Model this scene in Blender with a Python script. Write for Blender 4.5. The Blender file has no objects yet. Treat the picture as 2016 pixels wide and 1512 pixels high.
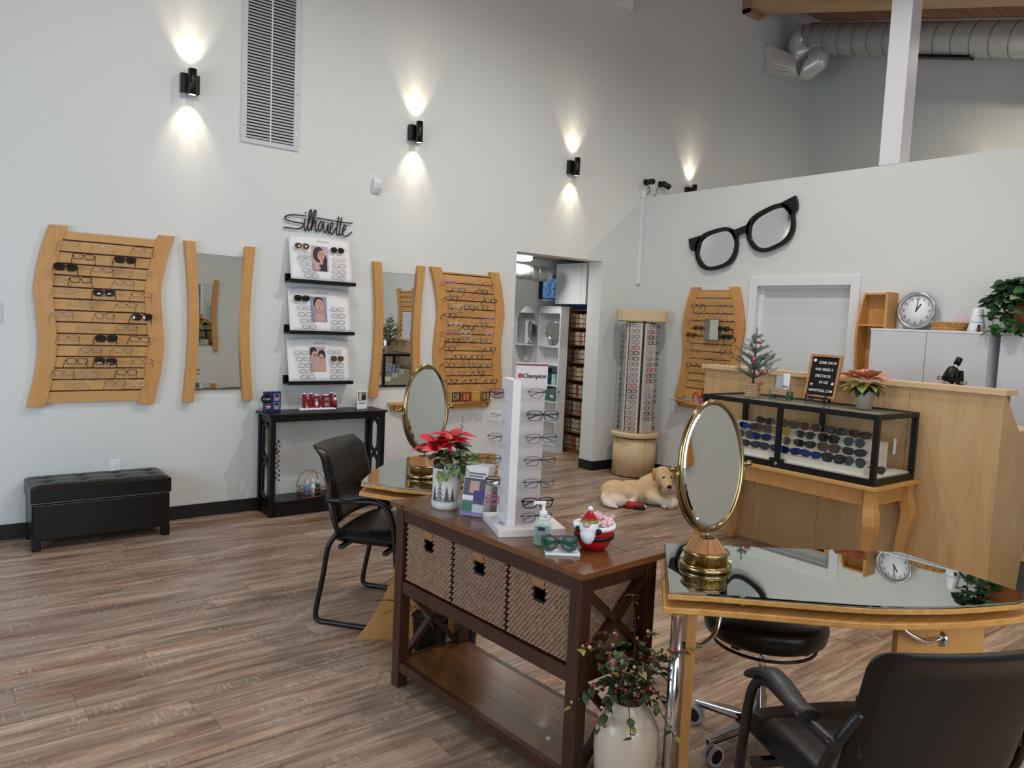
import bpy, bmesh, math, random
from math import pi, sin, cos, radians, sqrt
from mathutils import Vector, Matrix, Euler
random.seed(11)
SC = bpy.context.scene
COL = SC.collection

# ---------------------------------------------------------------- camera
cd = bpy.data.cameras.new('camera')
cd.sensor_fit = 'HORIZONTAL'; cd.sensor_width = 36.0
cd.lens = 1489.89 / 2016 * 36.0
cd.clip_start = 0.02
cam = bpy.data.objects.new('camera', cd); COL.objects.link(cam)
yaw, pit, rol = 0.90427771, -0.08122017, 0.04501726
_f = Vector((cos(yaw) * cos(pit), sin(yaw) * cos(pit), sin(pit)))
_r = Vector((sin(yaw), -cos(yaw), 0)); _u = _r.cross(_f)
_r2 = _r * cos(rol) + _u * sin(rol); _u2 = _u * cos(rol) - _r * sin(rol)
_m = Matrix((_r2, _u2, -_f)).transposed().to_4x4(); _m.translation = (0, 0, 1.55)
cam.matrix_world = _m
SC.camera = cam

# ---------------------------------------------------------------- world, exposure, large lights
w = bpy.data.worlds.new('world'); SC.world = w; w.use_nodes = True
w.node_tree.nodes['Background'].inputs[0].default_value = (0.62, 0.78, 1.0, 1)
w.node_tree.nodes['Background'].inputs[1].default_value = 1.6
SC.view_settings.view_transform = 'Standard'; SC.view_settings.look = 'None'
SC.view_settings.exposure = -0.08; SC.view_settings.gamma = 1.0
SC.view_settings.use_curve_mapping = False
SC.cycles.max_bounces = 6; SC.cycles.diffuse_bounces = 3; SC.cycles.glossy_bounces = 4
SC.cycles.transparent_max_bounces = 14; SC.cycles.transmission_bounces = 3
SC.cycles.caustics_reflective = False; SC.cycles.caustics_refractive = False
SC.cycles.sample_clamp_indirect = 6.0
SC.cycles.adaptive_threshold = 0.02

def lamp(kind, name, loc, power, col=(1, 1, 1), aim=None, **k):
    d = bpy.data.lights.new(name, kind); d.energy = power; d.color = col
    for a, b in k.items(): setattr(d, a, b)
    o = bpy.data.objects.new(name, d); COL.objects.link(o); o.location = loc
    if aim is not None:
        o.rotation_euler = (Vector(aim) - Vector(loc)).to_track_quat('-Z', 'Y').to_euler()
    return o
WARM = (1.0, 0.89, 0.76); NEU = (1.0, 0.985, 0.955)
# ceiling spot lamps, hung from the sloping ceiling out of the frame, plus added rear and far fill
for x, y, ax, ay, p in ((3.9, 3.2, 3.7, 4.0, 185), (5.3, 3.0, 5.2, 3.8, 46), (1.3, 3.7, 1.2, 4.3, 95), (2.4, 2.6, 2.4, 3.6, 24),
                        (4.3, 1.1, 4.8, 2.0, 52), (2.6, 1.0, 2.8, 1.6, 56), (0.9, 0.4, 1.2, 1.6, 40), (5.2, 0.2, 5.2, -0.3, 44),
                        (2.6, 0.2, 2.9, -0.6, 48), (8.0, 2.4, 8.6, 3.6, 135)):  # last three are added to brighten the mirrored rear wall and far corner
    lamp('SPOT', 'spot_and_fill_lamp', (x, y, 5.70 + .255 * (y - 5.772) - .35), p, WARM if x > 7 else NEU, (ax, ay, 0), spot_size=radians(158), spot_blend=0.9, shadow_soft_size=0.035)
# daylight entering through the windows of the left and rear walls
lamp('AREA', 'window_daylight', (-2.45, 3.0, 1.5), 62, (0.60, 0.79, 1.0), (1.2, 5.2, 0.2), shape='RECTANGLE', size=2.6, size_y=1.7)
lamp('AREA', 'window_daylight', (1.0, -1.30, 1.75), 50, (0.9, 0.95, 1.0), (1.6, 3, 1.0), shape='RECTANGLE', size=3.6, size_y=1.7)

lamp('AREA', 'window_daylight', (8.0, -1.30, 1.9), 9, (0.92, 0.95, 1.0), (8.2, 3, 2.6), shape='RECTANGLE', size=2.2, size_y=1.5)  # added fill at the far-room window, lightens the duct

# ---------------------------------------------------------------- materials
def lin(c):
    if isinstance(c, str):
        c = tuple(int(c[i:i + 2], 16) for i in (0, 2, 4))
    return tuple((v / 255 / 12.92) if v / 255 <= .04045 else ((v / 255 + .055) / 1.055) ** 2.4 for v in c) + (1.0,)
_MC = {}
def M(name, col, rough=.5, metal=0., alpha=1., emis=0., trans=0., coat=0., bump=None, spec=None, var=None, ior=None):
    if name in _MC: return _MC[name]
    m = bpy.data.materials.new(name); m.use_nodes = True; nt = m.node_tree
    b = nt.nodes['Principled BSDF']; c = lin(col)
    b.inputs['Base Color'].default_value = c; b.inputs['Roughness'].default_value = rough
    b.inputs['Metallic'].default_value = metal; b.inputs['Alpha'].default_value = alpha
    b.inputs['Coat Weight'].default_value = coat
    if trans: b.inputs['Transmission Weight'].default_value = trans
    if ior: b.inputs['IOR'].default_value = ior
    if spec is not None: b.inputs['Specular IOR Level'].default_value = spec
    if emis:
        b.inputs['Emission Color'].default_value = c; b.inputs['Emission Strength'].default_value = emis
    if bump or var:
        tc = nt.nodes.new('ShaderNodeTexCoord')
    if bump:
        n = nt.nodes.new('ShaderNodeTexNoise'); n.inputs['Scale'].default_value = bump[0]; n.inputs['Detail'].default_value = 3
        nt.links.new(tc.outputs['Object'], n.inputs['Vector'])
        bp = nt.nodes.new('ShaderNodeBump'); bp.inputs['Strength'].default_value = bump[1]; bp.inputs['Distance'].default_value = bump[2] if len(bump) > 2 else .003
        nt.links.new(n.outputs['Fac'], bp.inputs['Height']); nt.links.new(bp.outputs['Normal'], b.inputs['Normal'])
    if var:
        n = nt.nodes.new('ShaderNodeTexNoise'); n.inputs['Scale'].default_value = var[1]; n.inputs['Detail'].default_value = 4
        nt.links.new(tc.outputs['Object'], n.inputs['Vector'])
        r = nt.nodes.new('ShaderNodeValToRGB'); r.color_ramp.elements[0].color = c; r.color_ramp.elements[1].color = lin(var[0])
        r.color_ramp.elements[0].position = .35; r.color_ramp.elements[1].position = .65
        nt.links.new(n.outputs['Fac'], r.inputs['Fac']); nt.links.new(r.outputs['Color'], b.inputs['Base Color'])
    _MC[name] = m
    return m
def wood(name, c0, c1, axis=2, scale=9., stretch=9., rough=.42, world=False, rand=0., fine=0., coat=0., fmix=.5):
    """grain stretched along one axis; rand shifts tone from piece to piece"""
    if name in _MC: return _MC[name]
    m = bpy.data.materials.new(name); m.use_nodes = True; nt = m.node_tree; L = nt.links.new
    b = nt.nodes['Principled BSDF']; b.inputs['Roughness'].default_value = rough; b.inputs['Coat Weight'].default_value = coat
    if world:
        src = nt.nodes.new('ShaderNodeNewGeometry').outputs['Position']
    else:
        src = nt.nodes.new('ShaderNodeTexCoord').outputs['Object']
    oi = nt.nodes.new('ShaderNodeObjectInfo')
    ad = nt.nodes.new('ShaderNodeVectorMath'); ad.operation = 'MULTIPLY_ADD'
    cmb = nt.nodes.new('ShaderNodeCombineXYZ')
    for k in range(3): L(oi.outputs['Random'], cmb.inputs[k])
    L(cmb.outputs[0], ad.inputs[0]); ad.inputs[1].default_value = (37., 19., 53.); L(src, ad.inputs[2])
    mp = nt.nodes.new('ShaderNodeMapping'); s = [scale] * 3; s[axis] = scale / stretch
    mp.inputs['Scale'].default_value = s; L(ad.outputs[0], mp.inputs['Vector'])
    n = nt.nodes.new('ShaderNodeTexNoise'); n.inputs['Scale'].default_value = 1.; n.inputs['Detail'].default_value = 6; n.inputs['Distortion'].default_value = 1.4
    n.inputs['Roughness'].default_value = .6
    L(mp.outputs[0], n.inputs['Vector'])
    r = nt.nodes.new('ShaderNodeValToRGB'); r.color_ramp.elements[0].color = lin(c0); r.color_ramp.elements[1].color = lin(c1)
    r.color_ramp.elements[0].position = .3; r.color_ramp.elements[1].position = .7
    L(n.outputs['Fac'], r.inputs['Fac'])
    out = r.outputs['Color']
    if fine:
        mp2 = nt.nodes.new('ShaderNodeMapping'); s2 = [fine] * 3; s2[axis] = fine / 18
        mp2.inputs['Scale'].default_value = s2; L(ad.outputs[0], mp2.inputs['Vector'])
        n2 = nt.nodes.new('ShaderNodeTexNoise'); n2.inputs['Scale'].default_value = 1.; n2.inputs['Detail'].default_value = 3; L(mp2.outputs[0], n2.inputs['Vector'])
        mx2 = nt.nodes.new('ShaderNodeMix'); mx2.data_type = 'RGBA'; mx2.blend_type = 'OVERLAY'; mx2.inputs[0].default_value = fmix
        L(out, mx2.inputs[6]); L(n2.outputs['Fac'], mx2.inputs[7]); out = mx2.outputs[2]
    if rand:
        mr = nt.nodes.new('ShaderNodeMapRange'); mr.inputs[3].default_value = 1 - rand; mr.inputs[4].default_value = 1 + rand
        L(oi.outputs['Random'], mr.inputs[0])
        hs = nt.nodes.new('ShaderNodeHueSaturation'); L(mr.outputs[0], hs.inputs['Value']); L(out, hs.inputs['Color']); out = hs.outputs['Color']
    L(out, b.inputs['Base Color'])
    _MC[name] = m
    return m
def leafmat(name, c0, c1, scale=40., rough=.45):
    return M(name, c0, rough, var=(c1, scale))

WALL = M('wall_paint', (222, 225, 221), .62, bump=(90, .35, .004))
WHITE = M('white_paint', (232, 233, 235), .38)
WHITEM = M('white_melamine', (236, 238, 242), .3)
BLK = M('black_satin', (9, 9, 10), .38, spec=.35)
BLKM = M('black_metal', (10, 10, 11), .38)
BASE = M('black_rubber_base', (22, 22, 22), .5)
LEATH = M('black_leather', (11, 11, 12), .34, bump=(220, .12, .002), spec=.4)
BROWNL = M('espresso_leather', (14, 11, 12), .3, bump=(180, .1, .002), spec=.4)
MAPLE = wood('maple_veneer', (198, 144, 80), (208, 156, 92), 2, 14, 8, .42, fine=120, fmix=.2)
MAPLEX = wood('maple_slat', (202, 150, 86), (212, 164, 98), 0, 14, 8, .42, fine=120, fmix=.2)
BIRCH = wood('birch_ply', (196, 158, 108), (210, 174, 124), 2, 6, 5, .4, fine=50, fmix=.18)
BIRCHL = wood('birch_light', (212, 180, 134), (224, 196, 152), 1, 9, 7, .4, fine=60, fmix=.2)
PLYE = wood('ply_edge', (196, 138, 66), (226, 172, 98), 0, 30, 30, .4)
LAM = wood('pale_laminate', (208, 180, 138), (219, 193, 152), 0, 20, 10, .4)
WALN = wood('dark_walnut', (52, 29, 20), (74, 43, 28), 2, 12, 10, .33, fine=90)
WALNT = wood('walnut_top', (98, 61, 33), (124, 80, 45), 1, 9, 10, .22, fine=90, coat=.3)
DOORW = M('door_white', (218, 219, 219), .45)
GALV = M('galvanised_steel', (222, 222, 220), .28, .35)
CHROME = M('chrome', (215, 215, 218), .12, 1.)
BRASS = M('antique_brass', (160, 140, 102), .2, 1.)
BRASSD = M('brass_relief', (158, 132, 84), .32, 1., bump=(60, .9, .006))
MIRR = M('mirror_glass', (222, 226, 224), .01, 1.)
GLASST = M('smoked_mirror_top', (196, 202, 196), .015, 1.)
ACRY = M('clear_acrylic', (150, 155, 158), .04, alpha=.10)
PANE = M('pane_glass', (40, 50, 44), .02, alpha=.05)
LCLEAR = M('clear_lens', (150, 156, 164), .03, alpha=.10)
LSUN = M('dark_lens', (22, 20, 20), .08, alpha=.96)
LBRN = M('brown_lens', (70, 46, 26), .1, alpha=.93)
LBLUE = M('blue_mirror_lens', (34, 48, 120), .08, .6)
LGREY = M('grey_lens', (60, 68, 74), .08, .3)
LYEL = M('amber_lens', (150, 118, 30), .08, alpha=.9)
PAPER = M('white_paper', (238, 238, 238), .6)
RED = M('red_glaze', (176, 22, 30), .2)

# ---------------------------------------------------------------- mesh building
class MB:
    def __init__(s): s.v = []; s.f = []; s.m = []; s.s = []; s.mi = 0
    def add(s, vs, fs, smooth=False, T=None):
        o = len(s.v)
        s.v += [tuple(T @ Vector(p)) for p in vs] if T is not None else [tuple(p) for p in vs]
        for f in fs: s.f.append(tuple(i + o for i in f)); s.m.append(s.mi); s.s.append(smooth)
        return s
    def box(s, x0, x1, y0, y1, z0, z1, T=None):
        return s.add([(x, y, z) for x in (x0, x1) for y in (y0, y1) for z in (z0, z1)],
                     [(0, 1, 3, 2), (4, 6, 7, 5), (0, 4, 5, 1), (2, 3, 7, 6), (0, 2, 6, 4), (1, 5, 7, 3)], T=T)
    def bar(s, p, q, w, h, up=(0, 0, 1)):
        p = Vector(p); q = Vector(q); d = (q - p); L = d.length; d.normalize(); u = Vector(up)
        x = d.cross(u)
        if x.length < 1e-4: x = d.cross(Vector((1, 0, 0)))
        x.normalize(); u = x.cross(d)
        T = Matrix((x, d, u)).transposed().to_4x4(); T.translation = p
        return s.box(-w / 2, w / 2, 0, L, -h / 2, h / 2, T)
    def ring(s, rings, smooth=True, closed=False, caps=True):
        n = len(rings[0]); o = len(s.v); fs = []
        for r in rings: s.v += [tuple(p) for p in r]
        R = len(rings)
        for i in range(R if closed else R - 1):
            a = o + i * n; b = o + ((i + 1) % R) * n
            for j in range(n): k = (j + 1) % n; fs.append((a + j, a + k, b + k, b + j))
        for f in fs: s.f.append(f); s.m.append(s.mi); s.s.append(smooth)
        if caps and not closed:
            s.f.append(tuple(range(o + n - 1, o - 1, -1))); s.m.append(s.mi); s.s.append(False)
            s.f.append(tuple(o + (R - 1) * n + j for j in range(n))); s.m.append(s.mi); s.s.append(False)
        return s
    def tube(s, path, r, n=8, closed=False, flat=1., caps=True):
        P = [Vector(p) for p in path]; N = len(P); rings = []; up = None
        for i in range(N):
            if closed: t = P[(i + 1) % N] - P[i - 1]
            else: t = P[min(i + 1, N - 1)] - P[max(i - 1, 0)]
            t.normalize()
            if up is None:
                up = Vector((0, 0, 1)) if abs(t.z) < .9 else Vector((1, 0, 0))
            x = t.cross(up); x.normalize(); u = x.cross(t); up = u
            rr = r[i] if isinstance(r, (list, tuple)) else r
            rings.append([P[i] + x * (rr * cos(2 * pi * j / n)) + u * (rr * flat * sin(2 * pi * j / n)) for j in range(n)])
        return s.ring(rings, True, closed, caps)
    def cyl(s, p, q, r, r2=None, n=20): return s.tube([p, q], [r, r if r2 is None else r2], n)
    def lathe(s, prof, c=(0, 0, 0), n=28, sx=1., caps=True):
        return s.ring([[(c[0] + r * cos(2 * pi * j / n) * sx, c[1] + r * sin(2 * pi * j / n), c[2] + z) for j in range(n)] for r, z in prof], True, False, caps)
    def prism(s, poly, h0, h1, plane='xy', T=None):
        n = len(poly)
        g = {'xy': lambda a, b, h: (a, b, h), 'xz': lambda a, b, h: (a, h, b), 'yz': lambda a, b, h: (h, a, b)}[plane]
        vs = [g(a, b, h0) for a, b in poly] + [g(a, b, h1) for a, b in poly]
        fs = [tuple(range(n - 1, -1, -1)), tuple(range(n, 2 * n))] + [(i, (i + 1) % n, n + (i + 1) % n, n + i) for i in range(n)]
        return s.add(vs, fs, False, T)
    def frame(s, inner, outer, h0, h1, plane='xz'):
        """closed band between two outlines of equal point count"""
        n = len(inner); g = {'xy': lambda a, b, h: (a, b, h), 'xz': lambda a, b, h: (a, h, b), 'yz': lambda a, b, h: (h, a, b)}[plane]
        vs = [g(*p, h) for h in (h0, h1) for q in (inner, outer) for p in q]; fs = []
        for i in range(n):
            k = (i + 1) % n
            fs += [(i, k, n + k, n + i), (2 * n + i, 3 * n + i, 3 * n + k, 2 * n + k), (i, 2 * n + i, 2 * n + k, k), (n + i, n + k, 3 * n + k, 3 * n + i)]
        return s.add(vs, fs)
    def sph(s, c, r, nu=14, nv=9, T=None):
        r = r if isinstance(r, (tuple, list)) else (r, r, r); c = Vector(c); rings = []
        for i in range(nv + 1):
            a = -pi / 2 + pi * i / nv; ca = max(cos(a), .02)
            ring = [Vector((r[0] * ca * cos(2 * pi * j / nu), r[1] * ca * sin(2 * pi * j / nu), r[2] * sin(a))) for j in range(nu)]
            rings.append([(c + (T @ p if T is not None else p)) for p in ring])
        return s.ring(rings)
    def grid(s, pts, smooth=True):
        R = len(pts); n = len(pts[0])
        return s.add([p for r in pts for p in r], [(i * n + j, i * n + j + 1, (i + 1) * n + j + 1, (i + 1) * n + j) for i in range(R - 1) for j in range(n - 1)], smooth)
    def mesh(s, name, mats):
        me = bpy.data.meshes.new(name); me.from_pydata(s.v, [], s.f)
        for m in (mats if isinstance(mats, (list, tuple)) else [mats]): me.materials.append(m)
        me.polygons.foreach_set('material_index', s.m); me.polygons.foreach_set('use_smooth', s.s)
        bm = bmesh.new(); bm.from_mesh(me); bmesh.ops.recalc_face_normals(bm, faces=bm.faces); bm.to_mesh(me); bm.free()
        return me
    def build(s, name, mats, parent=None, world=False, bevel=0., seg=2, sub=0, sharp=None):
        if world and parent is not None:
            c = parent.location if parent.parent is None else parent.location + parent.parent.location
            s.v = [(p[0] - c[0], p[1] - c[1], p[2] - c[2]) for p in s.v]
        me = s.mesh(name, mats); o = bpy.data.objects.new(name, me); COL.objects.link(o); o.parent = parent
        if bevel:
            b = o.modifiers.new('bevel', 'BEVEL'); b.width = bevel; b.segments = seg; b.limit_method = 'ANGLE'; b.angle_limit = radians(35)
        if sub:
            b = o.modifiers.new('subsurf', 'SUBSURF'); b.levels = sub; b.render_levels = sub
        return o
def tag(o, label=None, cat=None, group=None, kind=None):
    if label: o['label'] = label
    if cat: o['category'] = cat
    if group: o['group'] = group
    if kind: o['kind'] = kind
    return o
def thing(name, label, cat, loc=(0, 0, 0), rotz=0., group=None):
    o = bpy.data.objects.new(name, None); COL.objects.link(o); o.empty_display_size = .05
    o.location = loc; o.rotation_euler = (0, 0, rotz)
    return tag(o, label, cat, group)
def inst(name, me, parent=None, loc=(0, 0, 0), rot=(0, 0, 0), sc=(1, 1, 1), mats=None):
    o = bpy.data.objects.new(name, me); COL.objects.link(o); o.parent = parent
    o.location = loc; o.rotation_euler = rot; o.scale = (sc, sc, sc) if isinstance(sc, (int, float)) else sc
    if mats:
        for i, m in enumerate(mats):
            o.material_slots[i].link = 'OBJECT'; o.material_slots[i].material = m
    return o
def text(name, s, size, mat, parent, loc, rot, ext=.001, align='CENTER', sx=1., shear=0., bold=0., space=1.):
    cu = bpy.data.curves.new(name, 'FONT'); cu.body = s; cu.size = size; cu.extrude = ext; cu.align_x = align; cu.shear = shear; cu.offset = bold; cu.space_character = space
    cu.resolution_u = 3
    t = bpy.data.objects.new(name, cu); COL.objects.link(t)
    dg = bpy.context.evaluated_depsgraph_get(); dg.update()
    me = bpy.data.meshes.new_from_object(t.evaluated_get(dg)); bpy.data.objects.remove(t)
    me.materials.clear(); me.materials.append(mat); me.name = name
    o = bpy.data.objects.new(name, me); COL.objects.link(o); o.parent = parent; o.location = loc; o.rotation_euler = rot; o.scale = (sx, 1, 1)
    return o
def smooth_path(P, k=6):
    """Catmull-Rom through the points"""
    P = [Vector(p) for p in P]; out = []
    for i in range(len(P) - 1):
        a, b, c, d = P[max(i - 1, 0)], P[i], P[i + 1], P[min(i + 2, len(P) - 1)]
        for j in range(k):
            t = j / k
            out.append(.5 * ((2 * b) + (c - a) * t + (2 * a - 5 * b + 4 * c - d) * t * t + (3 * b - a - 3 * c + d) * t ** 3))
    return out + [P[-1]]
def interp(tab, t):
    for (a, x), (b, y) in zip(tab, tab[1:]):
        if t <= b: return x + (y - x) * (t - a) / (b - a)
    return tab[-1][1]
ORD = ['top', 'second', 'third', 'fourth', 'fifth', 'sixth', 'seventh', 'eighth', 'ninth', 'tenth', 'eleventh', 'twelfth', 'thirteenth', 'fourteenth', 'fifteenth', 'sixteenth', 'seventeenth', 'eighteenth', 'nineteenth', 'twentieth', 'lowest']
# ================================================================ the setting
YA, XB, XC, XL, YR = 5.772, 6.248, 9.47, -2.6, -1.4
def ceil_z(y): return 5.70 + .255 * (y - YA)
def struct(o): o['kind'] = 'structure'; return o
# floor: base slab and individual planks where the photo shows them
FLOORM = wood('floor_plank', (114, 91, 75), (194, 168, 144), 0, 16, 11, .36, world=True, rand=.14, fine=70)
nt = FLOORM.node_tree; L_ = nt.links.new
pb = nt.nodes['Principled BSDF']; src = pb.inputs['Base Color'].links[0].from_socket
geo = nt.nodes.new('ShaderNodeNewGeometry')
def fnoise(sc, det=3, rg=.5):
    mp = nt.nodes.new('ShaderNodeMapping'); mp.inputs['Scale'].default_value = sc; L_(geo.outputs['Position'], mp.inputs['Vector'])
    n = nt.nodes.new('ShaderNodeTexNoise'); n.inputs['Scale'].default_value = 1; n.inputs['Detail'].default_value = det; n.inputs['Roughness'].default_value = rg; L_(mp.outputs[0], n.inputs['Vector']); return n.outputs['Fac']
def fmix(fac, a, col, blend, lo, hi, amt):
    mr = nt.nodes.new('ShaderNodeMapRange'); mr.inputs[1].default_value = lo; mr.inputs[2].default_value = hi; mr.inputs[3].default_value = 0; mr.inputs[4].default_value = amt; L_(fac, mr.inputs[0])
    mx = nt.nodes.new('ShaderNodeMix'); mx.data_type = 'RGBA'; mx.blend_type = blend; L_(mr.outputs[0], mx.inputs[0]); L_(a, mx.inputs[6]); mx.inputs[7].default_value = lin(col); return mx.outputs[2]
c_ = fmix(fnoise((1.1, 6, 1)), src, (206, 150, 118), 'MULTIPLY', .5, .68, .55)          # reddish boards
c_ = fmix(fnoise((.9, 7, 3)), c_, (150, 156, 146), 'MULTIPLY', .52, .7, .5)             # greyish boards
ti = nt.nodes.new('ShaderNodeMath'); ti.operation = 'MULTIPLY'; L_(fnoise((85, 22, 1), 2), ti.inputs[0]); L_(fnoise((3, 9, 1), 2), ti.inputs[1])
c_ = fmix(ti.outputs[0], c_, (222, 204, 184), 'MIX', .30, .42, .34)                       # pale cross saw marks
L_(c_, pb.inputs['Base Color'])
fl = struct(MB().box(XL - .2, 10, YR - .2, 7.5, -.1, -.003).build('floor', FLOORM))
pm = MB().box(0, 1, .0008, .1512, -.0028, 0).mesh('plank', FLOORM)
rows = [(y, -.9, 6.24) for y in [YA - .152 * (k + 1) for k in range(33)]] + [(5.80 + .152 * k, 4.53, 6.2) for k in range(8)]
for y, a, b in rows:
    x = a - random.uniform(0, 1.1)
    while x < b:
        x0, x1 = max(x, a), min(x + 1.22, b)
        if x1 - x0 > .05: inst('plank', pm, fl, (x0 + .0008, y, 0), sc=(x1 - x0 - .0016, 1, 1))
        x += 1.22
fl2 = struct(MB().box(5.45, XB, -1, 3.3, 0, .004).build('trim_1', M('dark_floor_mat', (70, 68, 70), .7)))
# main wall with the doorway
DX0, DX1, DZ = 4.53, 5.68, 2.23
m = MB().box(XL, DX0, YA, YA + .2, 0, 5.9).box(DX1, 10, YA, YA + .2, 0, 5.9).box(DX0, DX1, YA, YA + .2, DZ, 5.9)
struct(m.build('wall_back', WALL))
# partition wall with the door recess
PY0, PY1, PZ = 3.335, 4.262, 2.0
m = MB().box(XB, XB + .16, PY1, YA, 0, 2.966).box(XB, XB + .16, YR, PY0, 0, 2.966).box(XB, XB + .16, PY0, PY1, PZ, 2.966)
struct(m.build('wall_right', WALL))
struct(MB().box(XC, XC + .2, YR, YA, 0, 5.9).build('wall_far', WALL))
# left and rear walls with window openings (behind the viewer)
m = MB().box(XL - .2, XL, YR, .8, 0, 5).box(XL - .2, XL, 4.4, YA, 0, 5.9).box(XL - .2, XL, .8, 4.4, 0, .6).box(XL - .2, XL, .8, 4.4, 2.75, 5.9)
struct(m.build('wall_left', WALL))
m = MB().box(XL, -1.0, YR - .2, YR, 0, 4.2).box(3.0, 6.8, YR - .2, YR, 0, 4.2).box(9.2, 10, YR - .2, YR, 0, 4.2).box(6.8, 9.2, YR - .2, YR, 0, 1.0).box(6.8, 9.2, YR - .2, YR, 2.8, 4.2).box(-1.0, 3.0, YR - .2, YR, 0, .8).box(-1.0, 3.0, YR - .2, YR, 2.7, 4.2)
struct(m.build('wall_rear', WALL))
wn = struct(MB().box(XL - .12, XL - .06, .8, 4.4, .6, .68).box(XL - .12, XL - .06, .8, 4.4, 2.67, 2.75).box(XL - .12, XL - .06, .8, .88, .6, 2.75).box(XL - .12, XL - .06, 4.32, 4.4, .6, 2.75).box(XL - .12, XL - .06, 1.97, 2.03, .6, 2.75).box(XL - .12, XL - .06, 3.17, 3.23, .6, 2.75).build('window_1', WHITE))
wn = struct(MB().box(-1, 3.0, YR - .12, YR - .06, .8, .88).box(-1, 3.0, YR - .12, YR - .06, 2.62, 2.7).box(-1, -.92, YR - .12, YR - .06, .8, 2.7).box(2.92, 3.0, YR - .12, YR - .06, .8, 2.7).box(1.17, 1.23, YR - .12, YR - .06, .8, 2.7).build('window_2', WHITE))
struct(MB().box(6.8, 9.2, YR - .12, YR - .06, 1.0, 1.08).box(6.8, 9.2, YR - .12, YR - .06, 2.72, 2.8).box(6.8, 6.88, YR - .12, YR - .06, 1.08, 2.72).box(9.12, 9.2, YR - .12, YR - .06, 1.08, 2.72).build('window_3', WHITE))  # unseen window, added so light reaches the far duct
# sloping boarded ceiling, its beams and edge trims
CEILW = wood('ceiling_pine', (168, 116, 84), (196, 146, 112), 0, 10, 9, .5, rand=.1, fine=60)
TC = Matrix.Translation((0, YA, 5.70)) @ Matrix.Rotation(math.atan(.255), 4, 'X')
m = MB().box(XL, 10, -10.6, .3, .02, .2, TC); ce = struct(m.build('ceiling', CEILW))
bmsh = MB().box(8.06, XC, .002, .138, 0, .018).mesh('board', CEILW)
for k in range(24):
    o = inst('board', bmsh, ce); o.matrix_world = TC @ Matrix.Translation((0, -.142 * (k + 1), 0))
BEAMW = wood('beam_wood', (196, 160, 118), (212, 178, 136), 1, 8, 10, .5)
for k, x in enumerate((7.93, 4.6, 1.27, -2.0)):
    b = struct(MB().box(x - .135, x + .135, -10.3, 0, -.29, 0, TC).build('trim_%d' % (k + 2), BEAMW))
struct(MB().box(8.065, XC, YA - .02, YA, 5.60, 5.69).build('trim_6', WHITE))
struct(MB().box(XC - .02, XC, -8, 0, -.1, -.005, TC).build('trim_7', WHITE))
# beam pocket trim on the wall under the beam end
struct(MB().box(7.765, 7.795, YA - .10, YA, 5.33, 5.62).box(7.765, 8.08, YA - .10, YA, 5.33, 5.37).build('trim_8', wood('beam_trim', (160, 122, 88), (176, 138, 104), 0)))
# white post standing on the partition
struct(MB().box(XB - .005, XB + .165, 3.022, 3.192, 2.966, 5.2).build('trim_9', WHITE, bevel=.006))
# baseboards
struct(MB().box(XL, DX0, YA - .008, YA, 0, .1).box(DX1, XB, YA - .008, YA, 0, .1).box(DX1 - .008, DX1, YA - .008, YA + .2, 0, .1).build('baseboard_back', BASE))
struct(MB().box(XB - .008, XB, PY1 + .075, YA - .008, 0, .1).build('baseboard_right', BASE))
yb = struct(MB().box(XB - .012, XB, 0, PY0 - .075, 0, .13).build('baseboard_reception', M('pale_toe_strip', (222, 206, 170), .5)))
MB().box(XB - .02, XB, 0, PY0 - .075, .1, .13).build('strip', M('gold_strip', (206, 164, 44), .5), yb)
MB().box(XB - .02, XB, 0, PY0 - .075, 0, .018).build('strip', M('yellow_strip', (240, 226, 20), .5), yb)
# door with casing in the partition
dr = struct(MB().box(XB + .075, XB + .115, PY0, PY1, .01, PZ - .005).build('door_1', DOORW))
c = .078
ds = struct(MB().box(XB - .018, XB, PY1 - .005, PY1 + c, 0, PZ + c).box(XB - .018, XB, PY0 - c, PY0 + .005, 0, PZ + c).box(XB - .018, XB, PY0 + .005, PY1 - .005, PZ - .005, PZ + c).build('trim_10', WHITE, bevel=.003))
MB().box(XB + .05, XB + .075, PY1 - .05, PY1, 0, PZ).box(XB + .05, XB + .075, PY0, PY0 + .02, 0, PZ).box(XB + .045, XB + .075, PY0, PY1, PZ - .03, PZ).build('door_stop', WHITE, ds)
# small room behind the doorway
struct(MB().box(3.4, 7.2, 7.22, 7.4, 0, 2.6).build('wall_storeroom_back', WALL))
struct(MB().box(3.3, 3.4, YA + .2, 7.4, 0, 2.6).build('wall_storeroom_left', WALL))
struct(MB().box(6.62, 6.72, YA + .2, 7.22, 0, 2.6).build('wall_storeroom_right', WALL))
struct(MB().box(3.4, 7.2, YA + .2, 7.4, 2.335, 2.5).build('ceiling_storeroom', M('grey_ceiling', (170, 170, 168), .7)))
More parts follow.
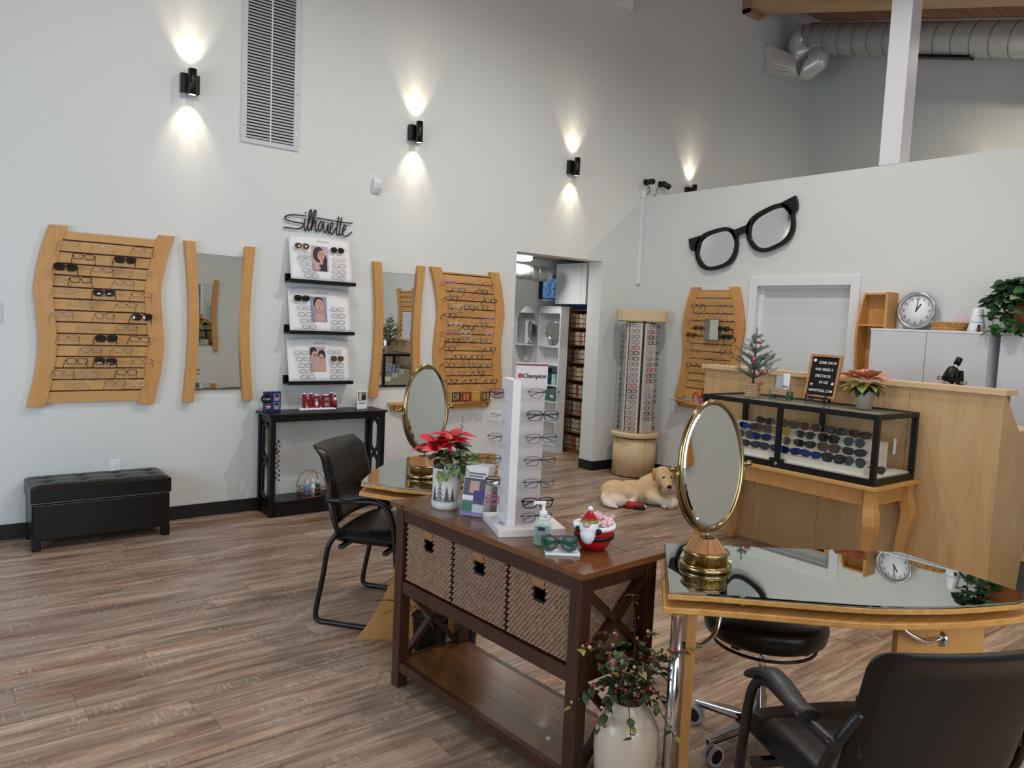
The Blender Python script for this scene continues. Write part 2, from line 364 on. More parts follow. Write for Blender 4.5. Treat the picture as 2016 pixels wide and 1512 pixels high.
# ================================================================ eyeglasses
def lens_pts(cx, a, b, n, N=18, drop=0., rot=0.):
    out = []
    for i in range(N):
        t = 2 * pi * i / N; c, s = cos(t), sin(t)
        x = a * math.copysign(abs(c) ** (2 / n), c); z = b * math.copysign(abs(s) ** (2 / n), s)
        if z < 0: x *= 1 - drop * (-z / b)
        sg = 1 if cx > 0 else -1
        x, z = x * cos(rot) - z * sin(rot), x * sin(rot) + z * cos(rot)
        out.append((cx + sg * x, z))
    return out
STY = {'rect': (.033, .0265, .0165, 3.6, .0036, .0040, .10, 0), 'thin': (.033, .0265, .0160, 3.2, .0019, .0020, .10, 0),
       'round': (.033, .0245, .0215, 2.1, .0022, .0030, 0, 0), 'way': (.034, .0280, .0205, 3.2, .0048, .0060, .14, .06),
       'avi': (.033, .0285, .0240, 2.5, .0013, .0022, .22, -.1), 'cat': (.033, .0270, .0185, 2.8, .0035, .0040, .15, .12),
       'chunk': (.036, .0220, .0210, 2.0, .0090, .0110, 0, 0), 'wrap': (.034, .0300, .0185, 2.6, .0025, .0060, .12, .10)}
_GM = {}
def glasses_meshes(st):
    if st in _GM: return _GM[st]
    cx, a, b, n, rim, dep, drop, rot = STY[st]
    m = MB()
    for s in (-1, 1):
        inn = lens_pts(s * cx, a, b, n, 18, drop, rot); out = lens_pts(s * cx, a + rim, b + rim, n, 18, drop, rot)
        m.frame(inn, out, -dep / 2, dep / 2)
        m.box(s * (cx + a), s * (cx + a + .0065), -dep / 2, dep / 2 + .004, b * .25, b * .25 + max(2.2 * rim, .0028))
    g = cx - a
    m.tube([(-g - .001, 0, b * .3), (-g * .4, -.001, b * .42), (g * .4, -.001, b * .42), (g + .001, 0, b * .3)], max(rim * .8, .0012), 5)
    fr = m.mesh('eyeglasses', BLK)
    ls = []
    for s in (-1, 1):
        p = lens_pts(0.0001, a + rim * .3, b + rim * .3, n, 18, drop, rot)
        if s < 0: p = [(-x, z) for x, z in p]
        q = [(x, -.0012 - .0025 * (1 - (x / a) ** 2) * (1 - (z / b) ** 2) * .5, z) for x, z in p]
        lm = MB(); c = (0, -.0025, 0)
        lm.add(q + [c], [(i, (i + 1) % 18, 18) for i in range(18)], True)
        ls.append(lm.mesh('lens', LCLEAR))
    h = cx + a + .005; tr = max(rim * .55, .0011)
    ts = {}
    for key, path in (('hang', [(0, .002, b * .35), (0, .03, b * .2), (.003, .05, -.012), (.006, .056, -.032)]),
                      ('open', [(0, .002, b * .35), (0, .06, b * .35), (0, .10, b * .25), (0, .13, -.02)]),
                      ('fold', [(0, .004, b * .3), (-.03, .008, b * .28), (-.085, .010, b * .1), (-.115, .011, -.01)])):
        ts[key] = [MB().tube([(s * p[0], p[1], p[2]) for p in path], tr, 5, flat=1.6).mesh('temple', BLK) for s in (-1, 1)]
    one = MB()                                                       # single mesh for the small far ones
    for s in (-1, 1):
        one.frame(lens_pts(s * cx, a, b, n, 12, drop, rot), lens_pts(s * cx, a + rim * 1.7, b + rim * 1.7, n, 12, drop, rot), -.0015, .0015)
        one.tube([(s * h, .002, b * .35), (s * h, .04, b * .3)], tr, 4)
    one.bar((-g, 0, b * .3), (g, 0, b * .3), .003, .003)
    one.mi = 1
    for s in (-1, 1): one.add([(x, 0, z) for x, z in lens_pts(s * cx, a, b, n, 12, drop, rot)], [tuple(range(12))])
    _GM[st] = (fr, ls, ts, h, one.mesh('eyeglasses', [BLK, LCLEAR]), cx)
    return _GM[st]
FM = {k: M('frame_' + k, c, r, mt) for k, c, r, mt in (
    ('silver', (190, 190, 192), .2, .9), ('steel', (118, 118, 120), .3, .5), ('gunmetal', (70, 68, 70), .3, .8), ('black', (13, 12, 12), .25, 0), ('blue', (48, 60, 150), .3, 0),
    ('lilac', (196, 140, 196), .3, 0), ('teal', (70, 120, 118), .3, 0), ('pink', (200, 90, 110), .3, 0), ('grey', (92, 96, 104), .3, 0),
    ('clear', (205, 200, 196), .2, 0), ('gold', (190, 160, 70), .25, .8), ('burgundy', (96, 30, 44), .3, 0), ('tortoise', (92, 60, 34), .25, 0),
    ('green', (14, 52, 44), .3, 0), ('rose', (214, 160, 158), .3, 0), ('red', (170, 40, 44), .3, 0))}
KIND = {'c': ('thin', 'silver', LCLEAR, 'clear silver-rimmed eyeglasses'), 'd': ('thin', 'black', LCLEAR, 'slim dark-rimmed eyeglasses'),
        'k': ('rect', 'black', LCLEAR, 'black plastic eyeglasses'), 'm': ('thin', 'gunmetal', LCLEAR, 'thin gunmetal eyeglasses'),
        's': ('way', 'black', LSUN, 'black sunglasses'), 'b': ('thin', 'blue', LCLEAR, 'blue wire eyeglasses'), 'r': ('round', 'black', LCLEAR, 'round black eyeglasses'),
        'l': ('rect', 'lilac', LCLEAR, 'lilac eyeglasses'), 't': ('round', 'teal', LCLEAR, 'teal eyeglasses'), 'p': ('rect', 'pink', LCLEAR, 'pink eyeglasses'),
        'g': ('rect', 'grey', LCLEAR, 'grey eyeglasses'), 'w': ('rect', 'clear', LCLEAR, 'pale clear-framed eyeglasses'), 'y': ('thin', 'gold', LCLEAR, 'gold eyeglasses'),
        'n': ('rect', 'burgundy', LCLEAR, 'burgundy eyeglasses'), 'q': ('avi', 'gunmetal', LBRN, 'brown-lensed sunglasses'), 'z': ('way', 'black', LSUN, 'dark sunglasses'),
        'S': ('avi', 'gold', LBRN, 'gold sunglasses with brown lenses'), 'Z': ('avi', 'black', LSUN, 'dark square sunglasses')}
def glasses(kind, loc, rot, label, group, temple='hang', sc=1.0, fold=False, name='eyeglasses', noun=True, parts=True):
    st, fm, lm, desc = KIND[kind] if isinstance(kind, str) else kind
    fr, ls, ts, h, one, cx = glasses_meshes(st)
    fmat = FM[fm] if isinstance(fm, str) else fm
    if lm in (LSUN, LBRN, LBLUE, LGREY, LYEL): name = 'sunglasses'
    if not parts:
        o = inst(name, one, None, loc, rot, sc, [fmat, lm])
    else:
        o = inst(name, fr, None, loc, rot, sc, [fmat])
        for i, s in enumerate((-1, 1)):
            inst('lens', ls[i], o, (s * cx, 0, 0), mats=[lm])
            inst('temple', ts[temple][i], o, (s * h, 0, 0), mats=[fmat])
    return tag(o, (desc + label) if noun else label, name, group)

# ================================================================ slatted frame boards
CW = [(0, 0), (.10, .040), (.25, .077), (.354, .091), (.485, .077), (.61, .065), (.70, .068), (.825, .087), (1, .133)]
HOLD = MB().box(-.014, .014, -.062, 0, -.003, 0).box(-.014, .014, -.064, -.061, -.02, -.001).mesh('acrylic_holder', ACRY)
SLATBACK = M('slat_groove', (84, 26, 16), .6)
def wave(x, sg, t): return x + sg * interp(CW, t)
def slat_board(label, loc, rotz, W, sl, sr, ztop, zbot):
    T = thing('eyeglass_display_board', label, 'display board', loc, rotz)
    N = 26
    for sg, x, w in ((sl, 0, .105), (sr, W, -.105)):
        a = [(wave(x, sg, i / N), ztop + (zbot - ztop) * i / N) for i in range(N + 1)]
        MB().prism([(p[0] + w, p[1]) for p in reversed(a)] + a, -.036, 0, 'xz').build('stile', MAPLE, T, bevel=.003)
    ed = [ztop - .03] + [1.955 - .0762 * k for k in range(14)] + [zbot + .02]
    edl = lambda z: wave(0, sl, (ztop - z) / (ztop - zbot)) + .05
    edr = lambda z: wave(W, sr, (ztop - z) / (ztop - zbot)) - .05
    zs = [ztop - .035 + (zbot - ztop + .06) * i / N for i in range(N + 1)]
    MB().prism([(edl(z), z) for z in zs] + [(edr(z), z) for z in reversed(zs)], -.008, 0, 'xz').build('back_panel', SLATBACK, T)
    for a, b in zip(ed, ed[1:]):
        z0, z1 = b + .0048, a - .0048
        MB().prism([(edl(z0), z0), (edr(z0), z0), (edr(z1), z1), (edl(z1), z1)], -.024, -.006, 'xz').build('slat', MAPLEX, T)
    return T
def pos_word(i, n): return {1: ['sole pair'], 2: ['leftmost', 'rightmost'], 3: ['leftmost', 'middle one', 'rightmost']}[n][i]
def fill_board(T, rows, where, group, to_local, to_world, rz, zrow=None):
    for r, row in enumerate(rows):
        row = sorted(row, key=lambda e: to_local(e[1]))
        for i, e in enumerate(row):
            k, x = e[0], e[1]; z = e[2] if len(e) > 2 else 1.928 - .0762 * r
            rnd = random.uniform(-.12, .12)
            glasses(k, to_world(x, .088) + (z,), (radians(-14) + random.uniform(-.08, .08), random.uniform(-.04, .04), rz + rnd),
                    ', %s in the %s row of the %s' % (pos_word(i, len(row)), ORD[r], where), group)
            inst('acrylic_holder', HOLD, T, (to_local(x), -.0245, z - T.location.z - .0235))
T1 = slat_board('wavy maple slatted board of eyeglasses and sunglasses above the dark ottoman', (.672, YA - .002, 0), 0, .761, -1, -1, 2.046, .863)
B1 = ['c773 c978 d1218', 'k859 s1106', 's755 m969 c1214', 'k841 d1101', 'c742 s978 d1210', 'c850 d1116', 'b737 r983 s1211', 'c889 d1116', 'm771 s992 k1197', 'm902 m1094', 'k819 s988 d1217', 'm741 c876 k1117', 'c827 d1048 c1165']
fill_board(T1, [[(e[0], int(e[1:]) / 1000) for e in r.split()] for r in B1], 'board above the ottoman', 'eyeglasses on the board above the ottoman',
           lambda x: x - .672, lambda x, d: (x, YA - d), 0)
T2 = slat_board('wavy maple slatted board of colourful children\'s eyeglasses above the letter-block shelf', (3.551, YA - .002, 0), 0, .746, 1, 1, 2.007, .86)
B2 = [[('l', 3.724, 1.888), ('t', 3.94, 1.876), ('p', 4.148, 1.885)], [('g', 3.821, 1.816), ('k', 4.078, 1.814)], [('p', 3.945, 1.772), ('k', 3.747, 1.736), ('k', 4.177, 1.739)], [('w', 3.818, 1.664), ('g', 3.945, 1.672), ('r', 4.091, 1.667)], [('k', 3.737, 1.587), ('y', 3.943, 1.582), ('l', 4.176, 1.584)], [('w', 3.80, 1.51), ('g', 4.09, 1.514), ('k', 3.943, 1.485)], [('p', 3.731, 1.438), ('w', 3.908, 1.43), ('l', 4.18, 1.44)], [('k', 3.785, 1.365), ('b', 3.936, 1.378), ('g', 4.088, 1.368)], [('n', 3.738, 1.291), ('k', 4.2, 1.293)], [('k', 3.869, 1.217), ('k', 4.054, 1.217)], [('n', 3.741, 1.144), ('g', 3.964, 1.144), ('g', 4.17, 1.14)], [('p', 3.854, 1.071), ('n', 4.078, 1.07)], [('k', 3.777, 0.996), ('n', 3.992, 0.994), ('k', 4.227, 0.992)]]
fill_board(T2, B2, 'board above the letter blocks', 'eyeglasses on the board above the letter blocks', lambda x: x - 3.551, lambda x, d: (x, YA - d), 0)
T3 = slat_board('bulging maple slatted board of eyeglasses on the wall beside the white door', (XB - .002, 5.012, 0), -pi / 2, .564, -1, 1, 1.988, .847)
B3 = ['c4799 c4637', 'k4889 c4712 m4537', 'm4830 m4625', 'm4943 m4511', 'q4850 s4546', 'q4942 s4505', 'c4855 m4601', 'm4937 c4721 k4512', 'c4816 m4604', 'k4915 k4703', 'm4793', 'c4766']
fill_board(T3, [[(e[0], int(e[1:]) / 1000, 1.876 - .0745 * r) for e in row.split()] for r, row in enumerate(B3)], 'board beside the white door', 'eyeglasses on the board beside the door',
           lambda y: 5.012 - y, lambda y, d: (XB - d, y), -pi / 2)
sm = thing('small_mirror', 'small square mirror hung in the middle of the board beside the door', 'mirror', (XB - .075, 4.70, 1.565))
MB().box(0, .004, -.088, .088, -.104, .104).build('backing', BLK, sm); MB().box(-.003, 0, -.085, .085, -.10, .10).build('glass', MIRR, sm)
# an empty slatted board and counter end further along the partition, seen in a mirror
T4 = slat_board('empty wavy maple slatted board on the partition right of the reception', (XB - .002, 1.0, 0), -pi / 2, .60, -1, -1, 2.02, .86)

# ================================================================ tall wall mirrors with maple stiles
def tall_mirror(label, x0, x1, zt, zb, y=YA, rz=0.):
    T = thing('wall_mirror', label, 'mirror', (x0, y, 0), rz); W = x1 - x0; N = 18
    f = lambda t: .034 * sin(pi * t)
    for s, x in ((1, 0), (-1, W)):
        a = [(x + s * f(i / N), zt + (zb - zt) * i / N) for i in range(N + 1)]
        MB().prism([(p[0] + s * .073, p[1]) for p in reversed(a)] + a, -.045, 0, 'xz').build('stile', MAPLE, T, bevel=.003)
    MB().box(.07, W - .07, -.014, 0, zb + .085, zt - .082).build('backing', BLK, T)
    MB().box(.072, W - .072, -.019, -.0145, zb + .087, zt - .084).build('glass', MIRR, T)
tall_mirror('tall wall mirror between curved maple stiles beside the ottoman\'s eyeglass board', 1.495, 2.001, 2.026, .868)
tall_mirror('tall wall mirror between curved maple stiles right of the black picture ledges', 2.99, 3.494, 2.005, .862)

tall_mirror('tall wall mirror with maple stiles on the rear wall behind the viewer', 3.90, 4.406, 2.02, .87, YR, pi)

# ================================================================ wall sconces
BULB = M('lamp_face', (255, 240, 215), .5, emis=12)
def sconce(x, label, y=YA, rz=0.):
    T = thing('wall_sconce', label, 'wall lamp', (x, y, 3.115), rz, 'up-and-down wall sconces'); ix, iy = -sin(rz), cos(rz)
    MB().box(-.063, .063, -.045, 0, -.065, .065).build('back_plate', BLKM, T, bevel=.004)
    MB().lathe([(.004, -.07), (.026, -.07), (.026, -.088), (.029, -.088), (.029, .088), (.026, .088), (.026, .07), (.004, .07)], (0, -.088, 0), 24).build('barrel', BLKM, T)
    for s in (1, -1):
        d = MB().lathe([(.002, s * .084), (.024, s * .084), (.024, s * .082), (.002, s * .082)], (0, -.088, 0), 18).build('bulb', BULB, T)
        for wd, tl, pw, bl in ((76, 20, 6.5, .8), (30, 13, 5.0, 1.)):
            lamp('SPOT', 'sconce_lamp', (x - .088 * ix, y - .088 * iy, 3.115 + s * .092), pw, (1, .82, .60), (x - .088 * ix + ix * sin(radians(tl)), y - .088 * iy + iy * sin(radians(tl)), 3.115 + s * (.092 + cos(radians(tl)))), spot_size=radians(wd), spot_blend=bl, shadow_soft_size=.015)
for x, w in ((1.525, 'black cylinder wall sconce left of the tall air grille'), (3.355, 'black cylinder wall sconce above the motion sensor, right of the grille'),
             (5.17, 'black cylinder wall sconce above the doorway'), (6.985, 'black cylinder wall sconce mostly hidden behind the partition top')): sconce(x, w)

sconce(XC, 'black cylinder wall sconce on the far wall, hidden behind the partition', 3.62, -pi / 2)

# ================================================================ air grille, motion sensor, outlet, switch, cameras, conduit
T = thing('return_air_grille', 'tall white louvred return-air grille high on the wall', 'vent', (1.888, YA, 2.79))
W, Hh = .443, 1.6
MB().box(0, W, -.012, 0, 0, .035).box(0, .042, -.012, 0, .035, Hh).box(W - .042, W, -.012, 0, .035, Hh).box(.042, W - .042, -.012, 0, Hh - .035, Hh).build('frame', M('grille_white', (206, 208, 214), .4), T, bevel=.002)
MB().box(.042, W - .042, -.001, 0, .035, Hh - .035).build('backing', M('grille_dark', (60, 60, 62), .7), T)
MB().box(W / 2 - .004, W / 2 + .004, -.014, -.002, .035, Hh - .035).build('divider', WHITE, T)
g = MB(); k = .045
while k < Hh - .05:
    for a, b in ((.043, W / 2 - .005), (W / 2 + .005, W - .043)):
        g.add([(a, -.0125, k - .004), (b, -.0125, k - .004), (b, -.002, k + .009), (a, -.002, k + .009), (a, -.0137, k - .003), (b, -.0137, k - .003), (b, -.0032, k + .0105), (a, -.0032, k + .0105)],
              [(0, 1, 2, 3), (4, 7, 6, 5), (0, 4, 5, 1), (3, 2, 6, 7), (0, 3, 7, 4), (1, 5, 6, 2)])
    k += .0225
tag(g.build('louvres', M('louvre', (206, 206, 208), .45), T), kind='stuff')
sc_ = MB()
for z in (.12, .42, .75): 
    sc_ = MB().cyl((.02, -.0125, z), (.02, -.0145, z), .004, n=8).build('screw', CHROME, T); MB().cyl((W - .02, -.0125, z), (W - .02, -.0145, z), .004, n=8).build('screw', CHROME, T)
T = thing('motion_sensor', 'small white motion sensor on the wall under the second sconce', 'sensor', (3.008, YA, 2.565))
MB().prism([(0, 0), (-.018, .0), (-.048, .035), (-.05, .09), (-.03, .122), (0, .125)], -.034, .034, 'yz').build('body', WHITE, T, bevel=.006)
MB().box(-.024, .024, -.053, -.046, .04, .082).build('lens', M('sensor_lens', (214, 216, 220), .3), T, bevel=.003)
T = thing('power_outlet', 'white wall outlet just above the back of the ottoman', 'outlet', (1.06, YA, .36))
MB().box(-.037, .037, -.006, 0, 0, .115).build('plate', WHITEM, T, bevel=.002)
for z in (.03, .075): MB().box(-.016, .016, -.009, -.005, z - .012, z + .018).build('socket', WHITEM, T, bevel=.002)
T = thing('light_switch', 'white wall switch plate at the left edge of the back wall', 'switch', (.382, YA, 1.40))
MB().box(-.036, .036, -.006, 0, 0, .137).build('plate', M('switch_plate', (205, 203, 208), .4), T, bevel=.002); MB().box(-.012, .012, -.012, -.005, .045, .092).build('rocker', WHITEM, T)
def seccam(loc, aim, label):
    T = thing('security_camera', label, 'camera', loc)
    MB().lathe([(.034, 0), (.034, .012), (.03, .018), (.005, .02)], n=18).build('mount', BLKM, T).rotation_euler = (pi / 2, 0, 0)
    a = Vector(aim).normalized(); p = Vector((0, -.05, 0))
    MB().tube([(0, -.015, 0), (0, -.05, 0)], .01, 8).build('arm', BLKM, T)
    MB().tube([p - a * .02, p - a * .018, p + a * .085, p + a * .088], [.02, .031, .031, .024], 16).build('body', BLKM, T)
    MB().tube([p + a * .088, p + a * .091], [.018, .014], 12).build('lens', M('cam_lens', (30, 30, 40), .05), T)
    MB().tube(smooth_path([(0.02, -.01, -.015), (.05, -.02, -.06), (.05, -.02, -.1), (.0, -.015, -.145)] if aim[0] < 0 else [(-.02, -.01, -.015), (-.06, -.02, -.06), (-.08, -.02, -.12), (-.11, -.015, -.15)]), .0035, 6).build('cable', BLKM, T)
seccam((6.262, YA, 3.135), (-.25, -.95, -.12), 'black security camera above the white conduit in the corner')
seccam((6.50, YA, 3.148), (.75, -.55, -.45), 'black security camera tilted down to the right above the partition')
T = thing('cable_conduit', 'white cable raceway running down the wall corner', 'conduit', (6.225, YA, 2.06))
MB().box(-.02, .02, -.028, 0, 0, .92).build('channel', WHITE, T, bevel=.003); MB().box(-.024, .024, -.032, 0, -.03, .03).build('end_cap', WHITE, T, bevel=.004); MB().box(-.03, .03, -.036, 0, .9, .98).build('elbow', WHITE, T, bevel=.006)

# ================================================================ lettering and picture ledges
SIL = {'s': [(2.401, 2.307), (2.298, 2.304), (2.242, 2.288), (2.238, 2.263), (2.299, 2.251), (2.377, 2.245), (2.38, 2.226), (2.341, 2.202), (2.28, 2.2), (2.224, 2.201)], 'i': [(2.395, 2.287), (2.39, 2.247), (2.39, 2.207), (2.399, 2.193), (2.412, 2.219)], 'dot': [(2.398, 2.336), (2.397, 2.324)], 'l': [(2.412, 2.219), (2.443, 2.312), (2.445, 2.352), (2.437, 2.356), (2.425, 2.3), (2.419, 2.23), (2.425, 2.196), (2.44, 2.213)], 'h': [(2.44, 2.213), (2.475, 2.306), (2.483, 2.352), (2.472, 2.357), (2.456, 2.294), (2.449, 2.199), (2.453, 2.224), (2.474, 2.271), (2.488, 2.276), (2.482, 2.237), (2.48, 2.207), (2.489, 2.198), (2.504, 2.22)], 'o': [(2.531, 2.283), (2.511, 2.255), (2.507, 2.22), (2.518, 2.201), (2.536, 2.228), (2.54, 2.264), (2.531, 2.283)], 'u': [(2.556, 2.281), (2.55, 2.235), (2.558, 2.196), (2.576, 2.213), (2.589, 2.274), (2.587, 2.214), (2.596, 2.195), (2.607, 2.211)], 'e': [(2.607, 2.216), (2.628, 2.254), (2.625, 2.279), (2.611, 2.267), (2.605, 2.221), (2.619, 2.187), (2.638, 2.209), (2.655, 2.247)], 't': [(2.678, 2.335), (2.663, 2.237), (2.662, 2.197), (2.674, 2.188), (2.686, 2.204)], 't2': [(2.703, 2.333), (2.689, 2.24), (2.688, 2.199), (2.699, 2.19), (2.715, 2.207)], 'bar': [(2.486, 2.302), (2.583, 2.299), (2.693, 2.293), (2.799, 2.296)], 'e2': [(2.715, 2.212), (2.737, 2.245), (2.742, 2.266), (2.73, 2.273), (2.717, 2.243), (2.715, 2.202), (2.729, 2.185), (2.763, 2.197), (2.796, 2.226)]}
T = thing('script_sign', 'black cursive lettering sign on the wall above the picture ledges', 'sign', (2.5, YA, 2.2))
for k, P in SIL.items():
    MB().tube(smooth_path([(x, YA - .016, z) for x, z in P], 7), .0052, 8).build('letter', BLKM, T, True)
SKIN = M('photo_skin', (206, 160, 144), .5); HAIR = M('photo_hair', (34, 26, 26), .5); PBG = [M('photo_backdrop_%d' % i, c, .5) for i, c in enumerate(((196, 170, 186), (150, 146, 168), (190, 170, 178)))]
PINK = M('photo_pink', (226, 190, 196), .5); GREYT = M('grey_print', (128, 128, 130), .6)
def ell(cx, cz, a, b, N=16, rot=0): return [(cx + a * cos(2 * pi * i / N) * cos(rot) - b * sin(2 * pi * i / N) * sin(rot), cz + a * cos(2 * pi * i / N) * sin(rot) + b * sin(2 * pi * i / N) * cos(rot)) for i in range(N)]
LEDGE_W = {0: 'top', 1: 'middle', 2: 'lowest'}
DG = [[('S', 2.353, 2.067), ('c', 2.378, 2.006), ('m', 2.374, 1.972), ('m', 2.39, 1.928), ('m', 2.402, 1.880), ('m', 2.42, 1.840), ('Z', 2.647, 2.06), ('p', 2.662, 1.986), ('m', 2.658, 1.935), ('m', 2.654, 1.885), ('m', 2.648, 1.840)], [('z', 2.36, 1.664), ('m', 2.378, 1.59), ('m', 2.384, 1.538), ('m', 2.401, 1.489), ('m', 2.412, 1.442), ('m', 2.657, 1.588), ('m', 2.661, 1.536), ('m', 2.655, 1.485), ('m', 2.654, 1.440)], [('m', 2.365, 1.238), ('m', 2.377, 1.188), ('m', 2.394, 1.138), ('m', 2.40, 1.092), ('m', 2.41, 1.048), ('m', 2.644, 1.246), ('S', 2.663, 1.194), ('m', 2.661, 1.138), ('m', 2.662, 1.092), ('m', 2.659, 1.048)]]
for n in range(3):
    z0 = 1.782 - .397 * n; x0, x1 = 2.246, 2.797
    T = thing('picture_ledge', 'black picture ledge, the %s of three under the cursive sign' % LEDGE_W[n], 'shelf', (x0, YA, z0), 0, 'black picture ledges')
    L = x1 - x0
    MB().box(0, L, -.012, 0, 0, .07).build('back_rail', BLK, T); MB().box(0, L, -.105, -.012, 0, .012).build('shelf_board', BLK, T); MB().box(0, L, -.115, -.105, 0, .028).build('front_lip', BLK, T)
    # leaning white display card, slightly bowed, with photo, print and frames
    b0, h = z0 + .013, .345
    D = thing('display_card', 'white eyewear display card with a %s photo on the %s black ledge' % (('laughing woman', 'young man', 'couple')[n], LEDGE_W[n]), 'display card', (2.52, YA - .06, b0), 0, 'display cards on the ledges')
    lean = lambda x, z, d=0.: (x, YA - .095 + .075 * (z - b0) / h - .02 * (1 - ((x - 2.52) / .26) ** 2) * ((z - b0) / h) ** .5 * .6 - d, z)
    pts = [[lean(2.26 + .52 * i / 14, b0 + (h + .012 * sin(pi * i / 14)) * j / 8) for i in range(15)] for j in range(9)]
    mb = MB().grid(pts)
    o = mb.build('card', PAPER, D, True); s_ = o.modifiers.new('solid', 'SOLIDIFY'); s_.thickness = .004; s_.offset = 1
    text('brand_print', 'silhouette', .026, GREYT, D, (-.01, -.036, h - .035), (radians(78), 0, 0), .0004)
    px0, px1 = 2.437, 2.570; pz0, pz1 = b0 + .09, b0 + .285
    ph = MB(); e = .009
    def flat(poly, d, ph=ph): ph.add([lean(x, z, d) for x, z in poly], [tuple(range(len(poly)))])
    ph.mi = 0; flat([(px0, pz0), (px1, pz0), (px1, pz1), (px0, pz1)], e)
    cx, cz = (px0 + px1) / 2, (pz0 + pz1) / 2
    ph.mi = 1
    if n == 0: flat(ell(cx - .012, cz + .03, .048, .062), e + .001); flat([(cx - .02, cz - .0975), (cx + .055, cz - .0975), (cx + .055, cz - .03), (cx + .02, cz - .035), (cx - .01, cz - .05)], e + .001); flat(ell(cx + .034, cz + .0, .022, .045, rot=.25), e + .001)
    elif n == 1: flat(ell(cx - .002, cz + .068, .040, .026), e + .001); flat(ell(cx - .03, cz + .05, .014, .03), e + .001)
    else: flat(ell(cx - .035, cz + .055, .03, .04), e + .001); flat(ell(cx + .035, cz + .03, .032, .045), e + .001)
    ph.mi = 2
    if n == 0: flat(ell(cx + .008, cz + .025, .03, .042, rot=-.25), e + .002); flat(ell(cx + .008, cz - .022, .013, .028), e + .0018); flat(ell(cx - .03, cz - .075, .03, .018), e + .002)
    elif n == 1: flat(ell(cx + .004, cz + .03, .036, .05), e + .002); flat([(cx - .02, cz - .03), (cx + .03, cz - .03), (cx + .05, cz - .095), (cx - .045, cz - .095)], e + .002)
    else: flat(ell(cx - .026, cz + .02, .026, .045), e + .002); flat(ell(cx + .03, cz + .0, .024, .042), e + .002); flat(ell(cx + .01, cz - .07, .05, .026), e + .002)
    ph.mi = 1
    for ex, ez, q in ([(cx - .002, cz + .036, 1), (cx + .022, cz + .03, 1)] if n == 0 else [(cx - .01, cz + .04, 1), (cx + .02, cz + .04, 1)] if n == 1 else [(cx - .032, cz + .03, 1), (cx - .014, cz + .03, 1), (cx + .024, cz + .01, 1), (cx + .04, cz + .01, 1)]): flat(ell(ex, ez, .006, .003), e + .003)
    ph.mi = 3
    for lx, lz, la in ([(cx + .014, cz + .004, .009)] if n == 0 else [(cx + .005, cz + .004, .010)] if n == 1 else [(cx - .024, cz - .006, .007), (cx + .031, cz - .022, .007)]): flat(ell(lx, lz, la, .0032), e + .003)
    for lx, lz in ([(cx + .011, cz + .02)] if n == 0 else [(cx + .005, cz + .022)] if n == 1 else [(cx - .024, cz + .012), (cx + .031, cz - .006)]): flat(ell(lx, lz, .0022, .009), e + .003)
    ph.mi = 1
    for lx, lz in ([(cx - .002, cz + .046), (cx + .022, cz + .04)] if n == 0 else [(cx - .01, cz + .05), (cx + .02, cz + .05)] if n == 1 else [(cx - .032, cz + .038), (cx - .014, cz + .038)]): flat(ell(lx, lz, .009, .0016), e + .003)
    ph.build('photo', [PBG[n], HAIR, SKIN, M('photo_lips', (176, 96, 92), .5)], D, True)
    cnt = {}
    for i, (k, x, z) in enumerate(DG[n]):
        side = 'left' if x < 2.5 else 'right'; r = cnt.get(side, 0); cnt[side] = r + 1
        big = k in 'SZz'; p = lean(x, z, .030 if big else .022)
        if k == 'm': k = ('thin', 'steel', LCLEAR, 'thin steel-rimmed eyeglasses')
        elif k == 'p': k = ('thin', 'rose', LCLEAR, 'rose-rimmed eyeglasses')
        glasses(k, p, (radians(-10), 0, random.uniform(-.05, .05)), ', %s down the %s column of the %s ledge\'s card' % (['first', 'second', 'third', 'fourth', 'fifth', 'sixth'][r], side, LEDGE_W[n]),
                'eyeglasses on the ledge display cards', temple='fold', sc=.93 if big else (.93, .3, .93), parts=big)
# ================================================================ ottoman bench
T = thing('storage_ottoman', 'dark espresso leather storage ottoman with tufted lid against the back wall', 'ottoman', (.93, 5.57, 0))
a, b = .40, .175
m = MB()
for sx in (-1, 1):
    for sy in (-1, 1):
        MB().prism([(sx * a, sy * b), (sx * (a - .05), sy * b), (sx * (a - .05), sy * (b - .05)), (sx * a, sy * (b - .05))], 0, .075).build('foot', BLK, T, bevel=.004)
MB().box(-a, a, -b, b, .06, .295).build('body', BROWNL, T, bevel=.012, seg=3)
N, K = 40, 18; g = []
for j in range(K + 1):
    r = []
    for i in range(N + 1):
        x = -a - .006 + (2 * a + .012) * i / N; y = -b - .006 + (2 * b + .012) * j / K
        u, v = i / N, j / K
        e = min(1, min(u, 1 - u) * 12, min(v, 1 - v) * 6); z = .395 + .022 * e ** .5
        for bx in (.125, .375, .625, .875):
            for by in (.33, .67):
                d2 = ((u - bx) * .8) ** 2 + ((v - by) * .36) ** 2; z -= .016 * math.exp(-d2 / .0009)
        z -= .004 * math.exp(-((v - .33) * .36 / .006) ** 2) + .004 * math.exp(-((v - .67) * .36 / .006) ** 2)
        for bx in (.125, .375, .625, .875): z -= .003 * math.exp(-((u - bx) * .8 / .006) ** 2)
        r.append((x, y, z))
    g.append(r)
ring = [g[0][i] for i in range(N + 1)] + [g[j][N] for j in range(1, K + 1)] + [g[K][i] for i in range(N - 1, -1, -1)] + [g[j][0] for j in range(K - 1, 0, -1)]
m = MB().grid(g); n = len(ring)
m.add(ring + [(p[0], p[1], .303) for p in ring], [(i, (i + 1) % n, n + (i + 1) % n, n + i) for i in range(n)] + [tuple(range(n, 2 * n))])
lid = m.build('lid', BROWNL, T)
